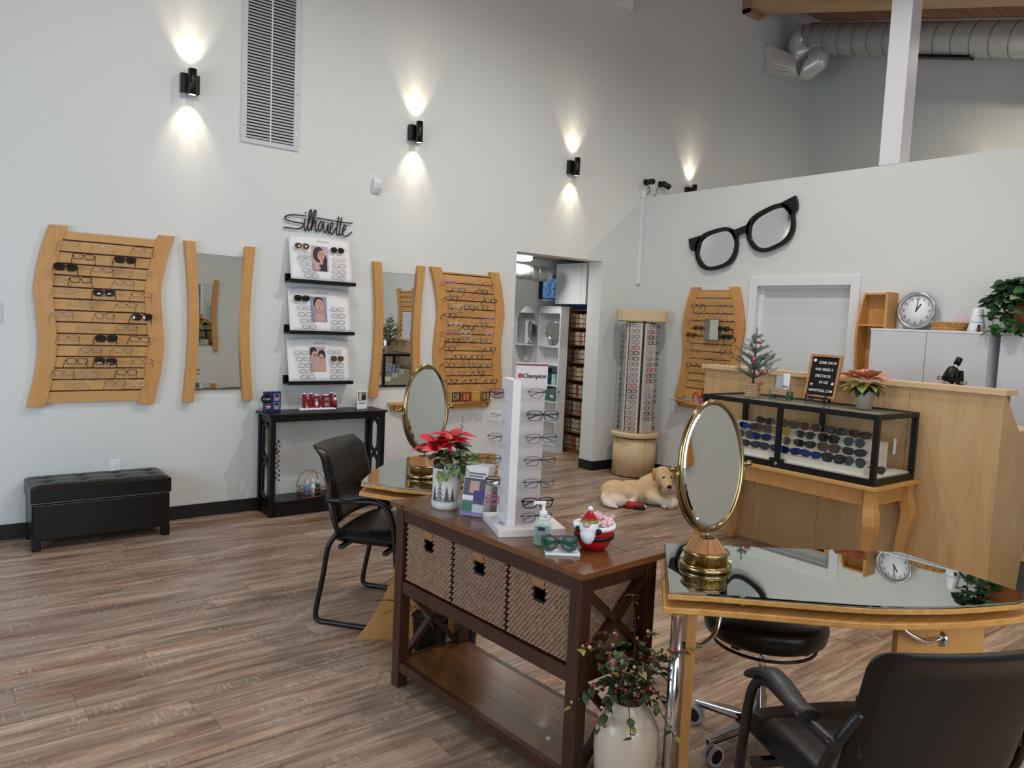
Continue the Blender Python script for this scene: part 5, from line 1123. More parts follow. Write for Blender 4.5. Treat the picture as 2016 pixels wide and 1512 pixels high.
# side table and glass case in front of it
T = thing('case_table', 'maple table with curved cabriole legs carrying the glass sunglasses case', 'table', (4.37, 2.09, 0))
a, b = .55, 1.335
MB().box(0, a, 0, b, .657, .68).build('top', MAPLEX, T, bevel=.003); MB().box(.05, .07, .05, b - .05, .555, .657).box(a - .03, a - .01, .05, b - .05, .555, .657).box(.05, a - .03, .05, .07, .555, .657).box(.05, a - .03, b - .07, b - .05, .555, .657).build('apron', MAPLE, T)
OFF = [(0, .018, .027), (.12, -.012, .021), (.30, -.02, .022), (.50, .0, .03), (.68, .022, .036), (.78, .014, .036), (.86, .0, .032), (.93, -.002, .03), (1, 0, .03)]
for sx, x in ((-1, .045), (1, a - .055)):
    for sy, y in ((-1, .045), (1, b - .045)):
        rg = []
        for i in range(27):
            t = i / 26; o1 = interp([(p[0], p[1]) for p in OFF], t); hf = interp([(p[0], p[2]) for p in OFF], t); cx, cy = x + sx * o1 * (1 if sx < 0 else .2), y + sy * o1
            rg.append([(cx - hf, cy - hf, .657 * t), (cx + hf, cy - hf, .657 * t), (cx + hf, cy + hf, .657 * t), (cx - hf, cy + hf, .657 * t)])
        MB().ring(rg, False).build('leg', MAPLE, T, bevel=.003)
T = thing('glass_display_case', 'black-framed glass display case of sunglasses in front of the counter', 'display case', (4.40, 2.12, .68))
a, b, h, t = .515, 1.265, .425, .031
fr = MB()
for x in (0, a - t):
    for y in (0, b - t): fr.box(x, x + t, y, y + t, .04, h - t)
fr.box(0, a, 0, t, h - t, h).box(0, a, b - t, b, h - t, h).box(0, t, t, b - t, h - t, h).box(a - t, a, t, b - t, h - t, h).box(a - t, a, .62, .645, .04, h - t)
fr.build('frame', BLK, T); MB().box(0, a, 0, b, 0, .04).build('base', BLK, T)
MB().box(.004, .02, .632, .668, .04, h - t).box(.001, .02, .60, .70, .0405, .062).build('sliding_stile', BLK, T); MB().tube([(-.004, .65, .03), (.006, .65, .03)], .011, 14).build('lock', CHROME, T)
MB().box(.008, .012, t, .64, .04, h - t).build('front_pane', PANE, T); MB().box(.014, .018, .66, b - t, .04, h - t).build('front_pane', PANE, T)
for y in (.008, b - .012): MB().box(t, a - t, y, y + .004, .04, h - t).build('side_pane', PANE, T)
MB().box(t, a - t, t, b - t, h - .012, h - .006).build('top_pane', M('top_pane', (200, 214, 206), .02, alpha=.35), T)
MB().box(.02, a - .02, .02, b - .02, .04, .05).build('liner', M('felt_white', (226, 222, 204), .7), T)
TI = M('tier_white', (232, 228, 214), .5)
for k in range(4): MB().box(.045 + .09 * k, .135 + .09 * k, .09 + .012 * k, b - .05, .05, .088 + .046 * k).build('tier', TI, T)
MB().box(.43, .434, .09, .105, .15, .25).build('price_card', PAPER, T)
SUNK = [('wrap', 'black', LSUN, 'black sunglasses'), ('wrap', 'gunmetal', LBLUE, 'blue-mirrored sunglasses'), ('avi', 'gunmetal', LGREY, 'grey sunglasses'), ('way', 'black', LSUN, 'thick black sunglasses'), ('way', 'tortoise', LBRN, 'brown sunglasses'), ('wrap', 'black', LGREY, 'dark grey sunglasses'), ('avi', 'gold', LYEL, 'amber sunglasses'), ('cat', 'black', LSUN, 'cat-eye black sunglasses'), ('avi', 'rose', LBRN, 'rose-gold sunglasses')]
TIERS = [(.80, [3.02, 2.87, 2.72, 2.573, 2.42, 2.285], [0, 5, 1, 1, 3, 2]), (.846, [3.13, 3.0, 2.84, 2.673, 2.506, 2.337], [2, 1, 8, 0, 4, 5]), (.893, [3.165, 3.05, 2.905, 2.728, 2.561, 2.389], [1, 4, 6, 7, 3, 2]), (.937, [3.095, 2.91, 2.747, 2.565, 2.40], [0, 4, 8, 5, 0])]
tn = ['lowest', 'second', 'third', 'highest']; pn = ['first', 'second', 'third', 'fourth', 'fifth', 'sixth']
for k, (z, ys, ks) in enumerate(TIERS):
    for i, (y, q) in enumerate(zip(ys, ks)):
        glasses(SUNK[q], (4.475 + .09 * k, y, z - .003), (radians(-8), 0, -pi / 2 + random.uniform(-.15, .15)), ', %s from left on the %s tier of the glass case' % (pn[i], tn[k]), 'sunglasses in the glass case', temple='fold', sc=1.14)
glasses(SUNK[2], (4.56, 2.19, .755), (0, 0, -.5), 'grey sunglasses at the right end of the lowest tier, turned sideways', 'sunglasses in the glass case', temple='fold', noun=False)
# --- on the case
ZC = 1.105
T = thing('tabletop_christmas_tree', 'small frosted Christmas tree in a wooden crate pot on the glass case', 'christmas tree', (4.62, 3.13, ZC), .3)
CR = wood('crate_wood', (150, 116, 84), (198, 170, 134), 0, 40, 8, .6, rand=.12)
for k in range(5):
    for y in (-.042, .034): MB().box(-.042, .042, y, y + .008, .002 + .019 * k, .019 + .019 * k).build('crate_slat', CR, T)
    for x in (-.042, .034): MB().box(x, x + .008, -.033, .033, .002 + .019 * k, .019 + .019 * k).build('crate_slat', CR, T)
MB().box(-.034, .034, -.034, .034, 0, .085).build('crate_fill', M('moss', (60, 56, 40), .9), T); MB().tube([(0, 0, .06), (0, 0, .2), (.003, 0, .45)], [.008, .006, .002], 8).build('trunk', TWIG, T)
NEED = leafmat('frosted_needle', (52, 74, 56), (128, 146, 134), 50, .6)
def branch(p, q, nn, dens=.003):
    m_ = MB(); p = Vector(p); q = Vector(q); d = (q - p); L = d.length; d.normalize(); u = d.cross(Vector((0, 0, 1))) if abs(d.z) < .95 else Vector((1, 0, 0)); u.normalize(); v = u.cross(d); s = .008
    while s < L:
        for k in range(5):
            a = random.uniform(0, 2 * pi); o = u * cos(a) + v * sin(a); c = p + d * s; e = c + (d * .6 + o) * nn; w = d.cross(o) * .0011
            m_.add([c - w, c + w, e + w * .4, e - w * .4], [(0, 1, 2, 3)])
        s += dens
    return m_
TB = []
for lvl, (z, R, n0) in enumerate(((.13, .14, 10), (.19, .155, 10), (.25, .13, 9), (.31, .10, 8), (.37, .065, 5), (.41, .04, 4))):
    for k in range(n0):
        a = 2 * pi * k / n0 + lvl * .5; R2 = R * random.uniform(.8, 1.1); TB.append(((0, 0, z), (R2 * cos(a), R2 * sin(a), z + R2 * random.uniform(.35, .75))))
TB.append(((0, 0, .40), (.003, 0, .485)))
for p, q in TB: tag(branch(p, q, .013).build('needle_branch', NEED, T), kind='stuff')
ORM = [M('ornament_pink', (196, 96, 108), .3, .3), M('ornament_silver', (206, 200, 190), .25, .5), M('ornament_rose', (214, 150, 146), .3, .3)]
for i, (x, y, z, k, w_) in enumerate(((-.03, -.04, .385, 0, 'pink bauble near the top of the small tree'), (.03, -.04, .40, 1, 'silver bauble nearest the top of the small tree'), (-.115, -.03, .265, 0, 'pink bauble on the far left of the small tree'), (.055, -.05, .275, 2, 'rose bauble right of the small tree trunk'), (-.05, -.09, .18, 0, 'pink bauble low in the middle of the small tree'), (.01, -.10, .185, 1, 'silver bauble low in front of the trunk'), (.085, -.05, .225, 1, 'silver bauble at the right of the small tree'), (-.095, -.05, .17, 2, 'pale rose bauble low left of the small tree'), (-.065, -.08, .105, 0, 'pink bauble hanging lowest beside the crate pot'))):
    p = local(T, (x, y, z)); o = thing('bauble', w_, 'ornament', p, 0, 'baubles on the small tree'); MB().sph((0, 0, 0), .0145, 12, 9).build('ball', ORM[k], o); MB().lathe([(.004, .0135), (.004, .019), (.001, .02)], n=8).build('cap', CHROME, o); MB().tube([(0, 0, .019), (0, 0, .04)], .0008, 4).build('hanger', CHROME, o)
T = thing('giveaway_box', 'wooden tray with green glass sides holding cleaning kits on the glass case', 'box', (4.66, 2.93, ZC), radians(-90))
MB().box(-.06, .06, -.035, .035, .028, .034).box(-.06, .06, -.035, -.029, .028, .075).box(-.06, .06, .029, .035, .028, .10).box(-.06, -.054, -.029, .029, .028, .075).box(.054, .06, -.029, .029, .028, .075).build('tray', CR, T)
for x in (-.064, .064):
    for y in (-.025, .025): MB().box(x - .007, x + .007, y - .009, y + .009, 0, .06).build('glass_foot', M('green_glass', (40, 96, 80), .1, alpha=.8), T, bevel=.003)
KITS = [('clear pouch of a cleaning kit in the wooden tray', -.022, -.012, .07, M('foil_pouch', (190, 192, 196), .2, .5, bump=(60, .6, .005))), ('white leaflet printed with spectacles in the wooden tray', .024, .0, .085, PAPER), ('black pen case standing in the wooden tray', -.045, .018, .07, BLK)]
for w_, x, y, hh, mt in KITS:
    o = thing('cleaning_kit', w_, 'package', local(T, (x, y, .035)), radians(-90)); MB().prism([(0, 0), (.014, hh + .06), (.018, hh + .06), (.006, 0)], -.026, .026, 'yz').build('packet', mt, o)
    if mt is PAPER:
        for s in (-1, 1): MB().frame([(x_, z) for x_, z in ell(s * .011, .055, .006, .005, 14)], [(x_, z) for x_, z in ell(s * .011, .055, .009, .008, 14)], .0028, .0045).build('print', BLK, o)
T = thing('letter_board', 'black felt letter board in an oak frame on the glass case', 'sign', (4.73, 2.69, ZC + .036), radians(-97)); T.scale = (.92,) * 3; T.rotation_euler = (radians(-10), 0, radians(-97))
FELT = M('black_felt', (12, 12, 13), .9); OAK = wood('oak_frame', (176, 122, 74), (200, 148, 98), 0, 20, 8, .45)
MB().box(-.115, .115, -.002, .01, .014, .30).build('felt', FELT, T)
MB().frame([(-.112, .016), (.112, .016), (.112, .298), (-.112, .298)], [(-.13, 0), (.13, 0), (.13, .316), (-.13, .316)], -.012, .012).build('frame', OAK, T, bevel=.002)
LW = M('letter_white', (238, 238, 240), .4)
for s_, x, z in (('COME ON IN', .018, .248), ('AND MAKE A', .0, .198), ('SPECTACLE', -.002, .150), ('OF US!', .012, .104), ('NWOPTICAL.COM', -.002, .042)):
    text('letters', s_, .027, LW, T, (x, -.004, z), (pi / 2, 0, 0), .0012, sx=.84 if len(s_) < 12 else .80, bold=.0002, space=1.12)
MB().add([(x, -.0045, z) for x, z in ell(-.088, .272, .013, .012, 20)], [tuple(range(20))]).build('round_emblem', LW, T); MB().add([(x, -.0045, z) for x, z in ell(.088, .108, .011, .011, 20)], [tuple(range(20))]).build('smiley_emblem', LW, T)
for dx in (-.004, .004): MB().add([(x, -.0052, z) for x, z in ell(.088 + dx, .111, .0015, .002, 8)], [tuple(range(8))]).build('smiley_eye', FELT, T)
MB().add([(-.095, -.0045, .094), (-.084, -.0045, .083), (-.073, -.0045, .094), (-.0735, -.0045, .101), (-.079, -.0045, .103), (-.084, -.0045, .099), (-.089, -.0045, .103), (-.0945, -.0045, .101)], [tuple(range(8))]).build('heart_emblem', LW, T)
T = thing('easel', 'small black tabletop easel holding the letter board', 'easel', (4.73, 2.69, ZC), radians(-97))
for s in (-1, 1): MB().tube(smooth_path([(s * .075, -.05, .004), (s * .07, -.045, .03), (s * .072, -.035, .04), (s * .075, -.04, .052), (s * .05, .02, .09), (s * .02, .05, .19)]), .005, 7).build('arm', BLK, T); MB().bar((s * .075, -.045, .006), (s * .03, .0, .034), .012, .012).build('foot', BLK, T)
MB().bar((0, .05, .19), (0, .11, .003), .012, .01).build('rear_leg', BLK, T); MB().bar((-.07, -.02, .036), (.07, -.02, .036), .014, .012).build('tray_bar', BLK, T)
T = thing('salmon_poinsettia', 'salmon and yellow poinsettia arrangement in a pale metal pot on the glass case', 'potted plant', (4.73, 2.385, ZC))
MB().lathe([(.004, 0), (.047, 0), (.060, .118), (.063, .12), (.063, .125), (.056, .125), (.05, .11), (.004, .11)], n=32).build('pot', M('pot_pearl', (192, 184, 174), .4, .3, bump=(50, .4, .006)), T)
MB().sph((0, 0, .125), (.055, .055, .02), 14, 8).build('moss', M('spanish_moss', (74, 62, 46), .9, bump=(80, 1., .01)), T)
sb = leaf_mesh('bract', SALM, .155, .038, .15, .3, .8); yb_ = leaf_mesh('leaf', leafmat('leaf_lime', (150, 164, 62), (196, 184, 92), 40), .12, .038, .2, .35)
for k in range(20): a = 2 * pi * k / 20 + .1; inst('bract', sb, T, (.02 * cos(a), .02 * sin(a), .185), orient((cos(a), sin(a), random.uniform(.1, 1.1)), random.uniform(-.4, .4)), random.uniform(.75, 1.1))
for k in range(16): a = 2 * pi * k / 16 + .3; inst('leaf', yb_ if k % 3 else dl, T, (.025 * cos(a), .025 * sin(a), .155), orient((cos(a), sin(a), random.uniform(-.25, .25)), random.uniform(-.4, .4)), random.uniform(.8, 1.15))
for k in range(14): a = 2 * pi * k / 14; inst('sprig_leaf', dl, T, (.04 * cos(a), .04 * sin(a), .135), orient((cos(a), sin(a), random.uniform(-.5, -.05)), 0), random.uniform(.7, 1.2))
for k in range(4): inst('silver_leaf', leaf_mesh('gauze_leaf', M('gauze', (196, 190, 180), .3, alpha=.5), .13, .035) if k == 0 else bpy.data.meshes['gauze_leaf'], T, (0, 0, .15), orient((cos(1.2 + k * 2.1), sin(1.2 + k * 2.1), .05)))
MB().sph((-.02, -.02, .225), .03, 20, 14).build('pink_bauble', M('bauble_pink', (190, 132, 150), .25, .4), T)

# ================================================================ wall cabinets behind reception and what stands on them
def wall_cab(label, y0, y1, splits):
    T = thing('wall_cabinet', label, 'cabinet', (XB, y0, .95)); d = .35
    MB().box(-d + .02, 0, 0, y1 - y0, 0, .668).build('carcass', WHITEM, T); MB().box(-d - .002, 0, -.004, y1 - y0 + .004, .668, .682).build('top_panel', WHITE, T)
    for a, b in splits: MB().box(-d, -d + .019, a + .002, b - .002, .003, .665).build('door', M('cabinet_door', (206, 208, 214), .35), T, bevel=.001)
wall_cab('white wall cabinet with two doors under the clock', 2.12, 2.965, ((0, .425), (.425, .845)))
wall_cab('white wall cabinet at the right edge under the trailing ivy', 1.2, 2.055, ((0, .43), (.43, .855)))
T = thing('wooden_wall_rack', 'curved maple literature rack on the wall left of the clock', 'shelf', (XB, 3.19, 1.25))
N = 14; cur = [(-.06 - .11 * sin(pi * min(1, t_ / N * .95 + .05)) ** .7, .675 * t_ / N) for t_ in range(N + 1)]
MB().prism([(0, 0)] + [(x, z) for x, z in cur] + [(0, .675)], -.02, 0, 'xz').build('side_panel', MAPLE, T); MB().box(-.17, 0, -.25, -.23, 0, .675).build('side_panel', MAPLE, T); MB().box(-.012, 0, -.23, -.02, 0, .675).build('back_panel', MAPLE, T)
for z in (0.02, .40, .655): MB().box(-.10 if z > .6 else -.15, -.012, -.23, -.02, z, z + .016).build('shelf', MAPLE, T)
T = thing('wall_clock', 'round silver-rimmed clock showing one o\'clock standing on the white cabinet', 'clock', (6.17, 2.752, 1.784)); T.rotation_euler = (radians(-7), 0, -pi / 2)
R = Matrix.Rotation(pi / 2, 4, 'X')
def disc(m_, prof, n=48): 
    m_.ring([[(r * cos(2 * pi * j / n), -z, r * sin(2 * pi * j / n)) for j in range(n)] for r, z in prof], caps=prof[-1][0] < .1); return m_
disc(MB(), [(.005, -.02), (.145, -.02), (.148, .0), (.145, .022), (.13, .028), (.122, .018), (.121, .008)]).build('rim', M('brushed_aluminium', (190, 192, 194), .3, .9), T)
disc(MB(), [(.005, .004), (.123, .004), (.123, .008), (.005, .008)]).build('dial', M('dial_white', (236, 236, 238), .5), T)
for h_ in range(1, 13):
    a = pi / 2 - h_ * pi / 6; text('numeral', str(h_), .034, BLK, T, (.098 * cos(a), -.0085, .098 * sin(a) - .012), (pi / 2, 0, 0), .0004)
for a, l, w_ in ((pi / 2 - pi / 6, .06, .008), (pi / 2 - .04, .088, .0055)): MB().bar((-.012 * cos(a), -.011, -.012 * sin(a)), (l * cos(a), -.011, l * sin(a)), w_, .0015, (0, 1, 0)).build('hand', BLK, T)
T = thing('wicker_tray', 'shallow wicker basket on the white cabinet beside the clock', 'basket', (6.05, 2.45, 1.632))
WK = M('wicker_honey', (206, 160, 96), .6, var=((170, 120, 64), 60))
for k in range(5):
    z = .008 + .013 * k; q_ = .085 + .006 * k; MB().tube([(.062 * math.copysign(abs(cos(t_)) ** .5, cos(t_)) * (1 + .06 * k), q_ * math.copysign(abs(sin(t_)) ** .5, sin(t_)) * 1.1, z) for t_ in [2 * pi * i / 28 for i in range(28)]], .0075, 6, True).build('coil', WK, T)
MB().box(-.06, .06, -.09, .09, 0, .008).build('base', WK, T)
T = thing('appointment_card', 'pale pink folded card with a red edge leaning behind the wicker basket', 'card', (6.19, 2.40, 1.632)); MB().prism([(0, 0), (.03, .13), (.033, .13), (.003, 0)], -.085, .085, 'xz').build('card', M('card_pink', (214, 198, 204), .6), T); MB().prism([(-.001, 0), (.029, .13), (.0335, .13), (.0035, 0)], -.085, -.07, 'xz').build('red_edge', M('card_red', (176, 36, 64), .5), T)
T = thing('aroma_diffuser', 'white tapered aroma diffuser on the white cabinet', 'diffuser', (6.03, 2.262, 1.632)); MB().lathe([(.004, 0), (.05, .0), (.056, .015), (.053, .04), (.046, .075), (.034, .165), (.03, .168), (.004, .168)], n=32).build('body', WHITEM, T); MB().lathe([(.0478, .066), (.0482, .068), (.0472, .072), (.0468, .072)], n=32).build('seam_ring', M('diffuser_blue', (150, 170, 210), .4), T)
T = thing('oil_bottle', 'tiny red and black oil bottle beside the diffuser', 'bottle', (5.97, 2.225, 1.632)); MB().lathe([(.003, 0), (.011, 0), (.012, .022), (.006, .03)], n=14).build('glass', M('oil_red', (120, 24, 40), .2), T); MB().lathe([(.008, .028), (.008, .05), (.003, .051)], n=12).build('cap', BLK, T)
T = thing('trailing_ivy', 'trailing green pothos in a terracotta pot on the right-hand cabinet', 'potted plant', (6.06, 1.93, 1.632)); 
MB().lathe([(.004, 0), (.085, 0), (.115, .16), (.12, .165), (.12, .19), (.105, .19), (.1, .15), (.004, .15)], n=30).build('pot', M('terracotta', (176, 98, 52), .7), T)
il = [leaf_mesh('leaf', mt, .075, .028, .2, .25, .75) for mt in (leafmat('ivy_green', (34, 78, 36), (60, 112, 56), 50), leafmat('ivy_dark', (18, 48, 26), (36, 74, 40), 50), leafmat('ivy_pale', (96, 132, 92), (160, 184, 140), 60))]
for k in range(24):
    a = random.uniform(0, 2 * pi) if k > 12 else random.uniform(1.0, 2.6); Rr = random.uniform(.12, .27); up = random.uniform(.12, .3); dn = random.uniform(-.12, .2) if k % 2 else random.uniform(.05, .3)
    P = smooth_path([(.03 * cos(a), .03 * sin(a), .16), (.5 * Rr * cos(a), .5 * Rr * sin(a), .19 + up * .6), (.85 * Rr * cos(a), min(1, .85) * Rr * sin(a), .16 + up * .4), (Rr * cos(a), Rr * sin(a), .06 + dn)], 5)
    P = [Vector((min(p.x, .15), p.y, max(p.z, .012 if abs(p.x) < .33 else -.2))) for p in P]
    v = MB().tube(P, .0025, 5).build('vine', STEM, T)
    for i in range(3, len(P)):
        aa = random.uniform(0, 6.28)
        for _ in range(2): inst('leaf', il[random.choice((0, 0, 1, 1, 2))], v, P[i], orient((cos(aa + _ * 2.4) * .9 - .25, sin(aa + _ * 2.4), random.uniform(-.7, .5)), random.uniform(-.6, .6)), random.uniform(.75, 1.3))
T = thing('microscope', 'black laboratory microscope standing behind the reception ledge', 'microscope', (5.52, 2.19, 1.031), radians(-38))
MB().box(-.09, .07, -.07, .07, 0, .03).build('base', BLK, T, bevel=.008); MB().prism([(.02, .03), (.06, .03), (.075, .2), (.06, .33), (.035, .33), (.045, .2)], -.025, .025, 'xz').build('arm', BLK, T, bevel=.006); MB().box(-.08, .04, -.055, .055, .14, .152).build('stage', BLK, T)
MB().tube([(-.045, 0, .225), (-.03, 0, .255)], [.028, .034], 16).build('nosepiece', CHROME, T)
for a_ in (0, 2.1, 4.2): MB().tube([(-.045 + .014 * cos(a_), .014 * sin(a_), .23), (-.06 + .02 * cos(a_), .02 * sin(a_), .19)], [.008, .006], 10).build('objective', CHROME, T)
MB().tube([(-.035, 0, .25), (-.01, 0, .30), (.005, 0, .335), (.012, 0, .345)], [.040, .044, .038, .026], 18).build('head', BLK, T)
MB().tube([(.005, 0, .335), (.022, 0, .375)], [.018, .017], 14).build('eye_tube', CHROME, T); MB().tube([(.020, 0, .37), (.038, 0, .412), (.040, 0, .416)], [.022, .021, .014], 14).build('eyepiece', BLK, T)
for sd in (-1, 1): MB().tube([(.055, sd * .025, .25), (.055, sd * .06, .25)], .016, 14).build('focus_knob', CHROME, T)
MB().tube([(-.06, -.02, .275), (-.095, -.03, .275), (-.097, -.03, .275), (-.115, -.034, .275)], [.005, .005, .014, .014], 12).build('side_knob', CHROME, T)

# ================================================================ storeroom things
T = thing('ceiling_light', 'white glowing ceiling light seen through the doorway', 'ceiling light', (5.43, 6.78, 2.335)); MB().box(-.35, .07, -.09, .09, -.03, 0).build('housing', WHITE, T); MB().box(-.345, .065, -.085, .085, -.085, -.03).build('diffuser', M('diffuser_glow', (255, 252, 244), .5, emis=7), T, bevel=.03, seg=4)
lamp('AREA', 'storeroom_lamp', (5.28, 6.70, 2.24), 13, (1, .97, .92), (5.28, 6.70, 0), shape='RECTANGLE', size=.4, size_y=.16)
def spiral(name, label, P, r, seg, n=32):
    T = thing(name, label, 'duct', P[0]); P = [Vector(p) for p in P]
    d = (P[-1] - P[0]).normalized(); L = (P[-1] - P[0]).length; s = seg * .5; q = MB()
    while s < L:
        q.tube([P[0] + d * (s - .005), P[0] + d * (s - .003), P[0] + d * (s + .003), P[0] + d * (s + .005)], [r - .002, r + .0035, r + .0035, r - .002], n); s += seg
    MB().tube([P[0], P[-1]], r, n).build('pipe', GALV, T, True); tag(q.build('lock_seams', M('duct_seam', (120, 122, 122), .4, .7), T, True), kind='stuff'); return T
spiral('spiral_duct', 'short galvanised spiral duct end inside the storeroom', [(4.3, 6.86, 2.15), (5.86, 6.86, 2.13)], .085, .11)
T = thing('security_monitor', 'wall monitor showing blue camera footage inside the storeroom', 'monitor', (6.26, 7.185, 1.835)); MB().box(-.23, .25, -.03, .03, .02, .305).build('bezel', BLK, T); MB().box(-.225, .245, -.034, -.03, -.005, .02).build('bottom_bar', WHITE, T)
SCR = bpy.data.materials.new('screen_footage'); SCR.use_nodes = True; nt = SCR.node_tree; b = nt.nodes['Principled BSDF']; tc = nt.nodes.new('ShaderNodeTexCoord'); v = nt.nodes.new('ShaderNodeTexVoronoi'); v.inputs['Scale'].default_value = 18; nt.links.new(tc.outputs['Object'], v.inputs['Vector']); r = nt.nodes.new('ShaderNodeValToRGB'); r.color_ramp.elements[0].color = lin((14, 26, 60)); r.color_ramp.elements[1].color = lin((120, 170, 220)); nt.links.new(v.outputs['Distance'], r.inputs[0]); nt.links.new(r.outputs[0], b.inputs['Emission Color']); nt.links.new(r.outputs[0], b.inputs['Base Color']); b.inputs['Emission Strength'].default_value = .55
MB().box(-.218, .238, -.032, -.03, .032, .16).build('screen', SCR, T); MB().box(-.218, .238, -.032, -.03, .163, .293).build('screen', SCR, T)
T = thing('oval_mirror', 'large frameless oval mirror on the storeroom wall', 'mirror', (5.855, 7.22, 1.425)); MB().prism(ell(0, 0, .17, .34, 40), -.012, -.003, 'xz').build('backing', GALV, T); MB().prism(ell(0, 0, .167, .337, 40), -.016, -.0125, 'xz').build('glass', MIRR, T)
T = thing('white_bookcase', 'tall narrow white bookcase inside the storeroom', 'bookcase', (6.03, 7.205, 0), -pi / 2); W_, D_, H_ = .425, .13, 1.75
MB().box(0, .016, 0, D_, 0, H_).build('side', WHITEM, T); MB().box(W_ - .016, W_, 0, D_, 0, H_).build('side', WHITEM, T); MB().box(.016, W_ - .016, D_ - .01, D_, 0, H_).build('back', WHITEM, T); MB().box(-.008, W_ + .008, -.01, D_, H_, H_ + .012).build('cornice', WHITEM, T); MB().box(.016, W_ - .016, 0, .016, H_ - .07, H_).build('fascia', WHITEM, T); MB().box(.016, W_ - .016, .004, .02, 0, .07).build('plinth', WHITEM, T)
BZ = [.07, .36, .60, .80, 1.05, 1.27]
for z in BZ: MB().box(.016, W_ - .016, 0, D_ - .01, z, z + .016).build('shelf', WHITEM, T)
T = thing('makeup_mirror', 'round chrome pedestal mirror on the top shelf of the white bookcase', 'mirror', (6.09, 6.98, 1.287), radians(-62)); MB().lathe([(.004, 0), (.05, 0), (.045, .01), (.008, .02), (.008, .06)], n=24).build('base', CHROME, T); MB().tube([(.105 * cos(pi + pi * i / 20), 0, .19 + .115 * sin(pi + pi * i / 20)) for i in range(21)], .005, 8).build('yoke', CHROME, T); MB().tube([(.1 * cos(2 * pi * i / 40), 0, .19 + .1 * sin(2 * pi * i / 40)) for i in range(40)], .007, 8, True).build('rim', CHROME, T); MB().prism(ell(0, .19, .097, .097, 36), -.003, .003, 'xz').build('glass', MIRR, T)
for i, (x, z, w_, h_, c, l) in enumerate(((.08, .8165, .06, .13, (40, 120, 80), 'green carton at the left of the bookcase\'s third shelf'), (.155, .8165, .07, .20, (24, 66, 54), 'dark green carton on the third shelf of the white bookcase'), (.24, .8165, .07, .14, (30, 48, 110), 'blue carton on the third shelf of the white bookcase'), (.32, .8165, .06, .13, (170, 214, 196), 'pale mint carton on the third shelf of the white bookcase'), (.15, .6165, .15, .16, (20, 110, 78), 'wide teal box on the fourth shelf of the white bookcase'), (.31, .6165, .1, .15, (24, 92, 70), 'narrow teal box on the fourth shelf of the white bookcase'))):
    T = thing('carton', l, 'box', (6.045, 7.205 - x, z), -pi / 2, 'cartons in the white bookcase'); MB().box(-w_ / 2, w_ / 2, 0, .085, 0, h_).build('carton', M('carton_%d' % i, c, .4), T, bevel=.002); MB().box(-w_ * .3, w_ * .3, -.001, 0, h_ * .3, h_ * .55).build('label', PAPER if i != 2 else LBLUE, T)
T = thing('upper_cabinet', 'white hanging cabinet above the filing shelves', 'cabinet', (6.16, 6.49, 1.80)); MB().box(0, .38, 0, .54, 0, .48).build('carcass', WHITEM, T); MB().box(-.018, 0, .002, .09, 0, .48).build('door', WHITEM, T); MB().box(-.018, 0, .094, .538, 0, .48).build('door', WHITEM, T)
FW = wood('filing_oak', (126, 84, 42), (152, 104, 56), 1, 12, 8, .5)
T = thing('filing_shelves', 'brown wooden filing shelves packed with patient folders in the storeroom', 'bookcase', (6.28, 6.08, 0)); Lf = .85
MB().box(0, .30, Lf - .02, Lf, 0, 1.745).build('side', FW, T); MB().box(0, .30, 0, .02, 0, 1.745).build('side', FW, T); MB().box(.285, .30, .02, Lf - .02, 0, 1.745).build('back', M('filing_dark', (40, 26, 16), .7), T)
FZ = [.04 + .2125 * k for k in range(9)]
for z in FZ: MB().box(0, .285, .02, Lf - .02, z - .012, z).build('shelf', FW, T)
MB().box(0, .05, .02, Lf - .02, 0, .03).build('plinth', FW, T)
FC = [M('folder_%d' % i, c, .6) for i, c in enumerate(((196, 176, 140), (214, 196, 164), (178, 150, 116), (202, 186, 168), (160, 92, 70), (120, 130, 140)))]
fm = [MB().box(-.245 + .0, 0, -.0105, .0105, 0, .158).mesh('folder', f) for f in FC]; tb = MB().box(-.2465, -.245, -.0112, .0112, .035, .046).box(-.2465, -.245, -.0112, .0112, .105, .112).mesh('tab', BLK)
FN = ['tan', 'cream', 'brown', 'grey-beige', 'rust', 'blue-grey']
for r in range(8):
    y = 6.892; k = 0
    while y > 6.30:
        i = random.choice((0, 0, 1, 1, 2, 3, 4, 5)); o = inst('patient_folder', fm[i], None, (6.545, y, FZ[r] + .002), (-.03 if r not in (0, 6) else -.09, 0, 0), (1, 1, random.uniform(.86, 1.0)))
        tag(o, '%s paper folder, %s from left on the %s shelf of the filing shelves' % (FN[i], 'first' if k == 0 else 'twenty-%s' % ['first', 'second', 'third', 'fourth'][k - 20] if k > 19 else ORD[k], ORD[7 - r]), 'folder', 'folders in the filing shelves'); inst('tab', tb, o); y -= .0268; k += 1
T = thing('blue_binder', 'blue binder lying flat on top of the filing shelves', 'binder', (6.39, 6.55, 1.746)); MB().box(-.1, .12, -.2, .3, .0, .035).build('cover', M('binder_blue', (30, 52, 150), .4), T, bevel=.004)

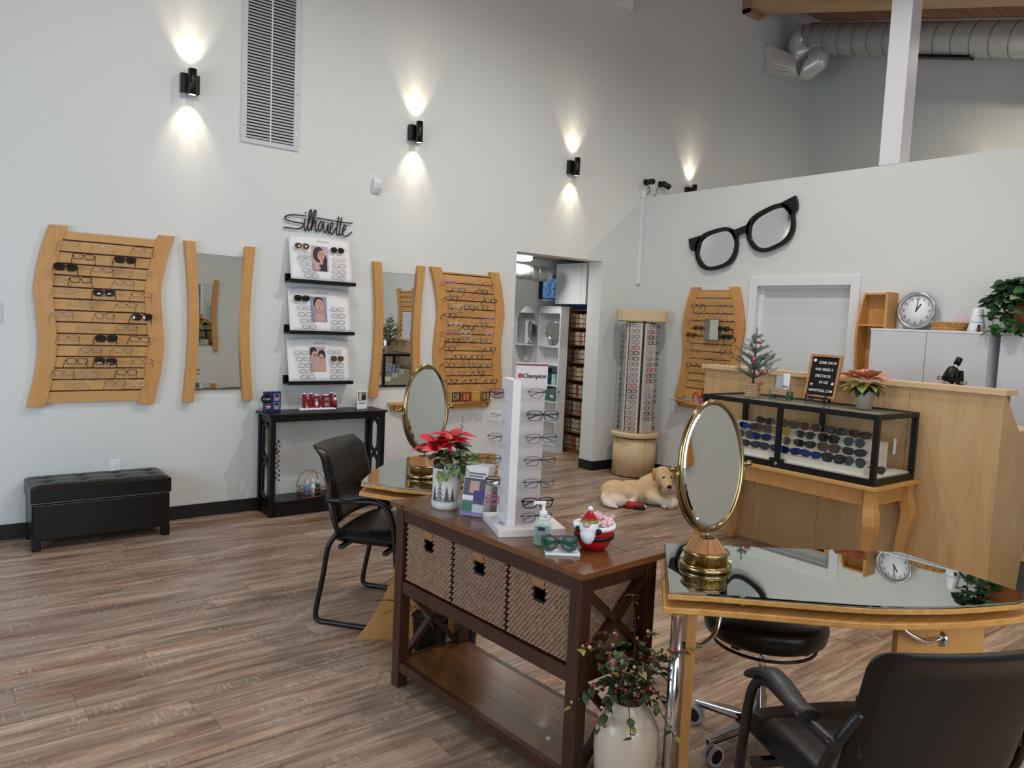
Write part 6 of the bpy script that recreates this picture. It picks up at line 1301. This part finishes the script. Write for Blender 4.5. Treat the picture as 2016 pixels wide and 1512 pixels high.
# ================================================================ ceiling duct with boot, second boot
A0 = Vector((8.7, 5.44, 5.20)); A1 = Vector((8.7, -.5, 5.20 - .262 * 5.94))
T = spiral('main_duct', 'large galvanised spiral duct running under the far ceiling', [A0, A1], .178, .19, 36)
c_ = A0 - T.location; dd = (A1 - A0).normalized()
MB().tube([c_ + dd * -.005, c_ - dd * .06 + Vector((0, 0, -.03)), c_ - dd * .10 + Vector((0, 0, -.10)), c_ - dd * .08 + Vector((0, 0, -.19)), c_ + dd * -.02 + Vector((0, 0, -.26))], [.183, .18, .178, .172, .165], 32).build('elbow', GALV, T)
MB().tube([Vector((0, -.16, -.16)), Vector((0, -.12, -.32)), Vector((0, .0, -.375)), Vector((-.05, .06, -.36))], [.12, .13, .13, .125], 26).build('branch_elbow', GALV, T)
def boot(T, x0, x1, z0, z1, cc, rr, yb=.06):
    MB().frame([(x0 + .02, z0 + .02), (x1 - .02, z0 + .02), (x1 - .02, z1 - .02), (x0 + .02, z1 - .02)], [(x0, z0), (x1, z0), (x1, z1), (x0, z1)], YA - yb, YA - .002).build('flange', GALV, T, True)
    rect = []; N = 24
    for j in range(N):
        a = 2 * pi * j / N; c, s = cos(a), sin(a); k = 1 / max(abs(c), abs(s)); rect.append(((x0 + x1) / 2 + (x1 - x0) / 2 * c * k, YA - yb, (z0 + z1) / 2 + (z1 - z0) / 2 * s * k))
    circ = [(cc[0] + rr * cos(2 * pi * j / N), cc[1], cc[2] + rr * sin(2 * pi * j / N)) for j in range(N)]
    MB().ring([rect, circ], False).build('transition', GALV, T, True)
boot(T, 8.28, 8.93, 4.755, 5.09, (8.65, 5.50, 4.86), .125)
MB().box(-.06, .06, -2.0, -1.4, -.196, -.17, Matrix.Rotation(-math.atan(.262) * 0, 4, 'X')).build('register', BLK, T).rotation_euler = (math.atan(.262), 0, 0)
T = thing('duct_boot', 'galvanised duct boot at the top edge of the wall above the doorway', 'duct', (5.55, YA, 4.8)); boot(T, 5.22, 5.86, 4.81, 5.13, (5.55, 5.50, 5.1), .13)
MB().tube([(5.55, 5.50, 5.1), (5.55, 5.40, 5.14), (5.55, 5.35, 5.3), (5.55, 5.35, 5.5)], [.13, .132, .132, .13], 26).build('elbow', GALV, T, True)
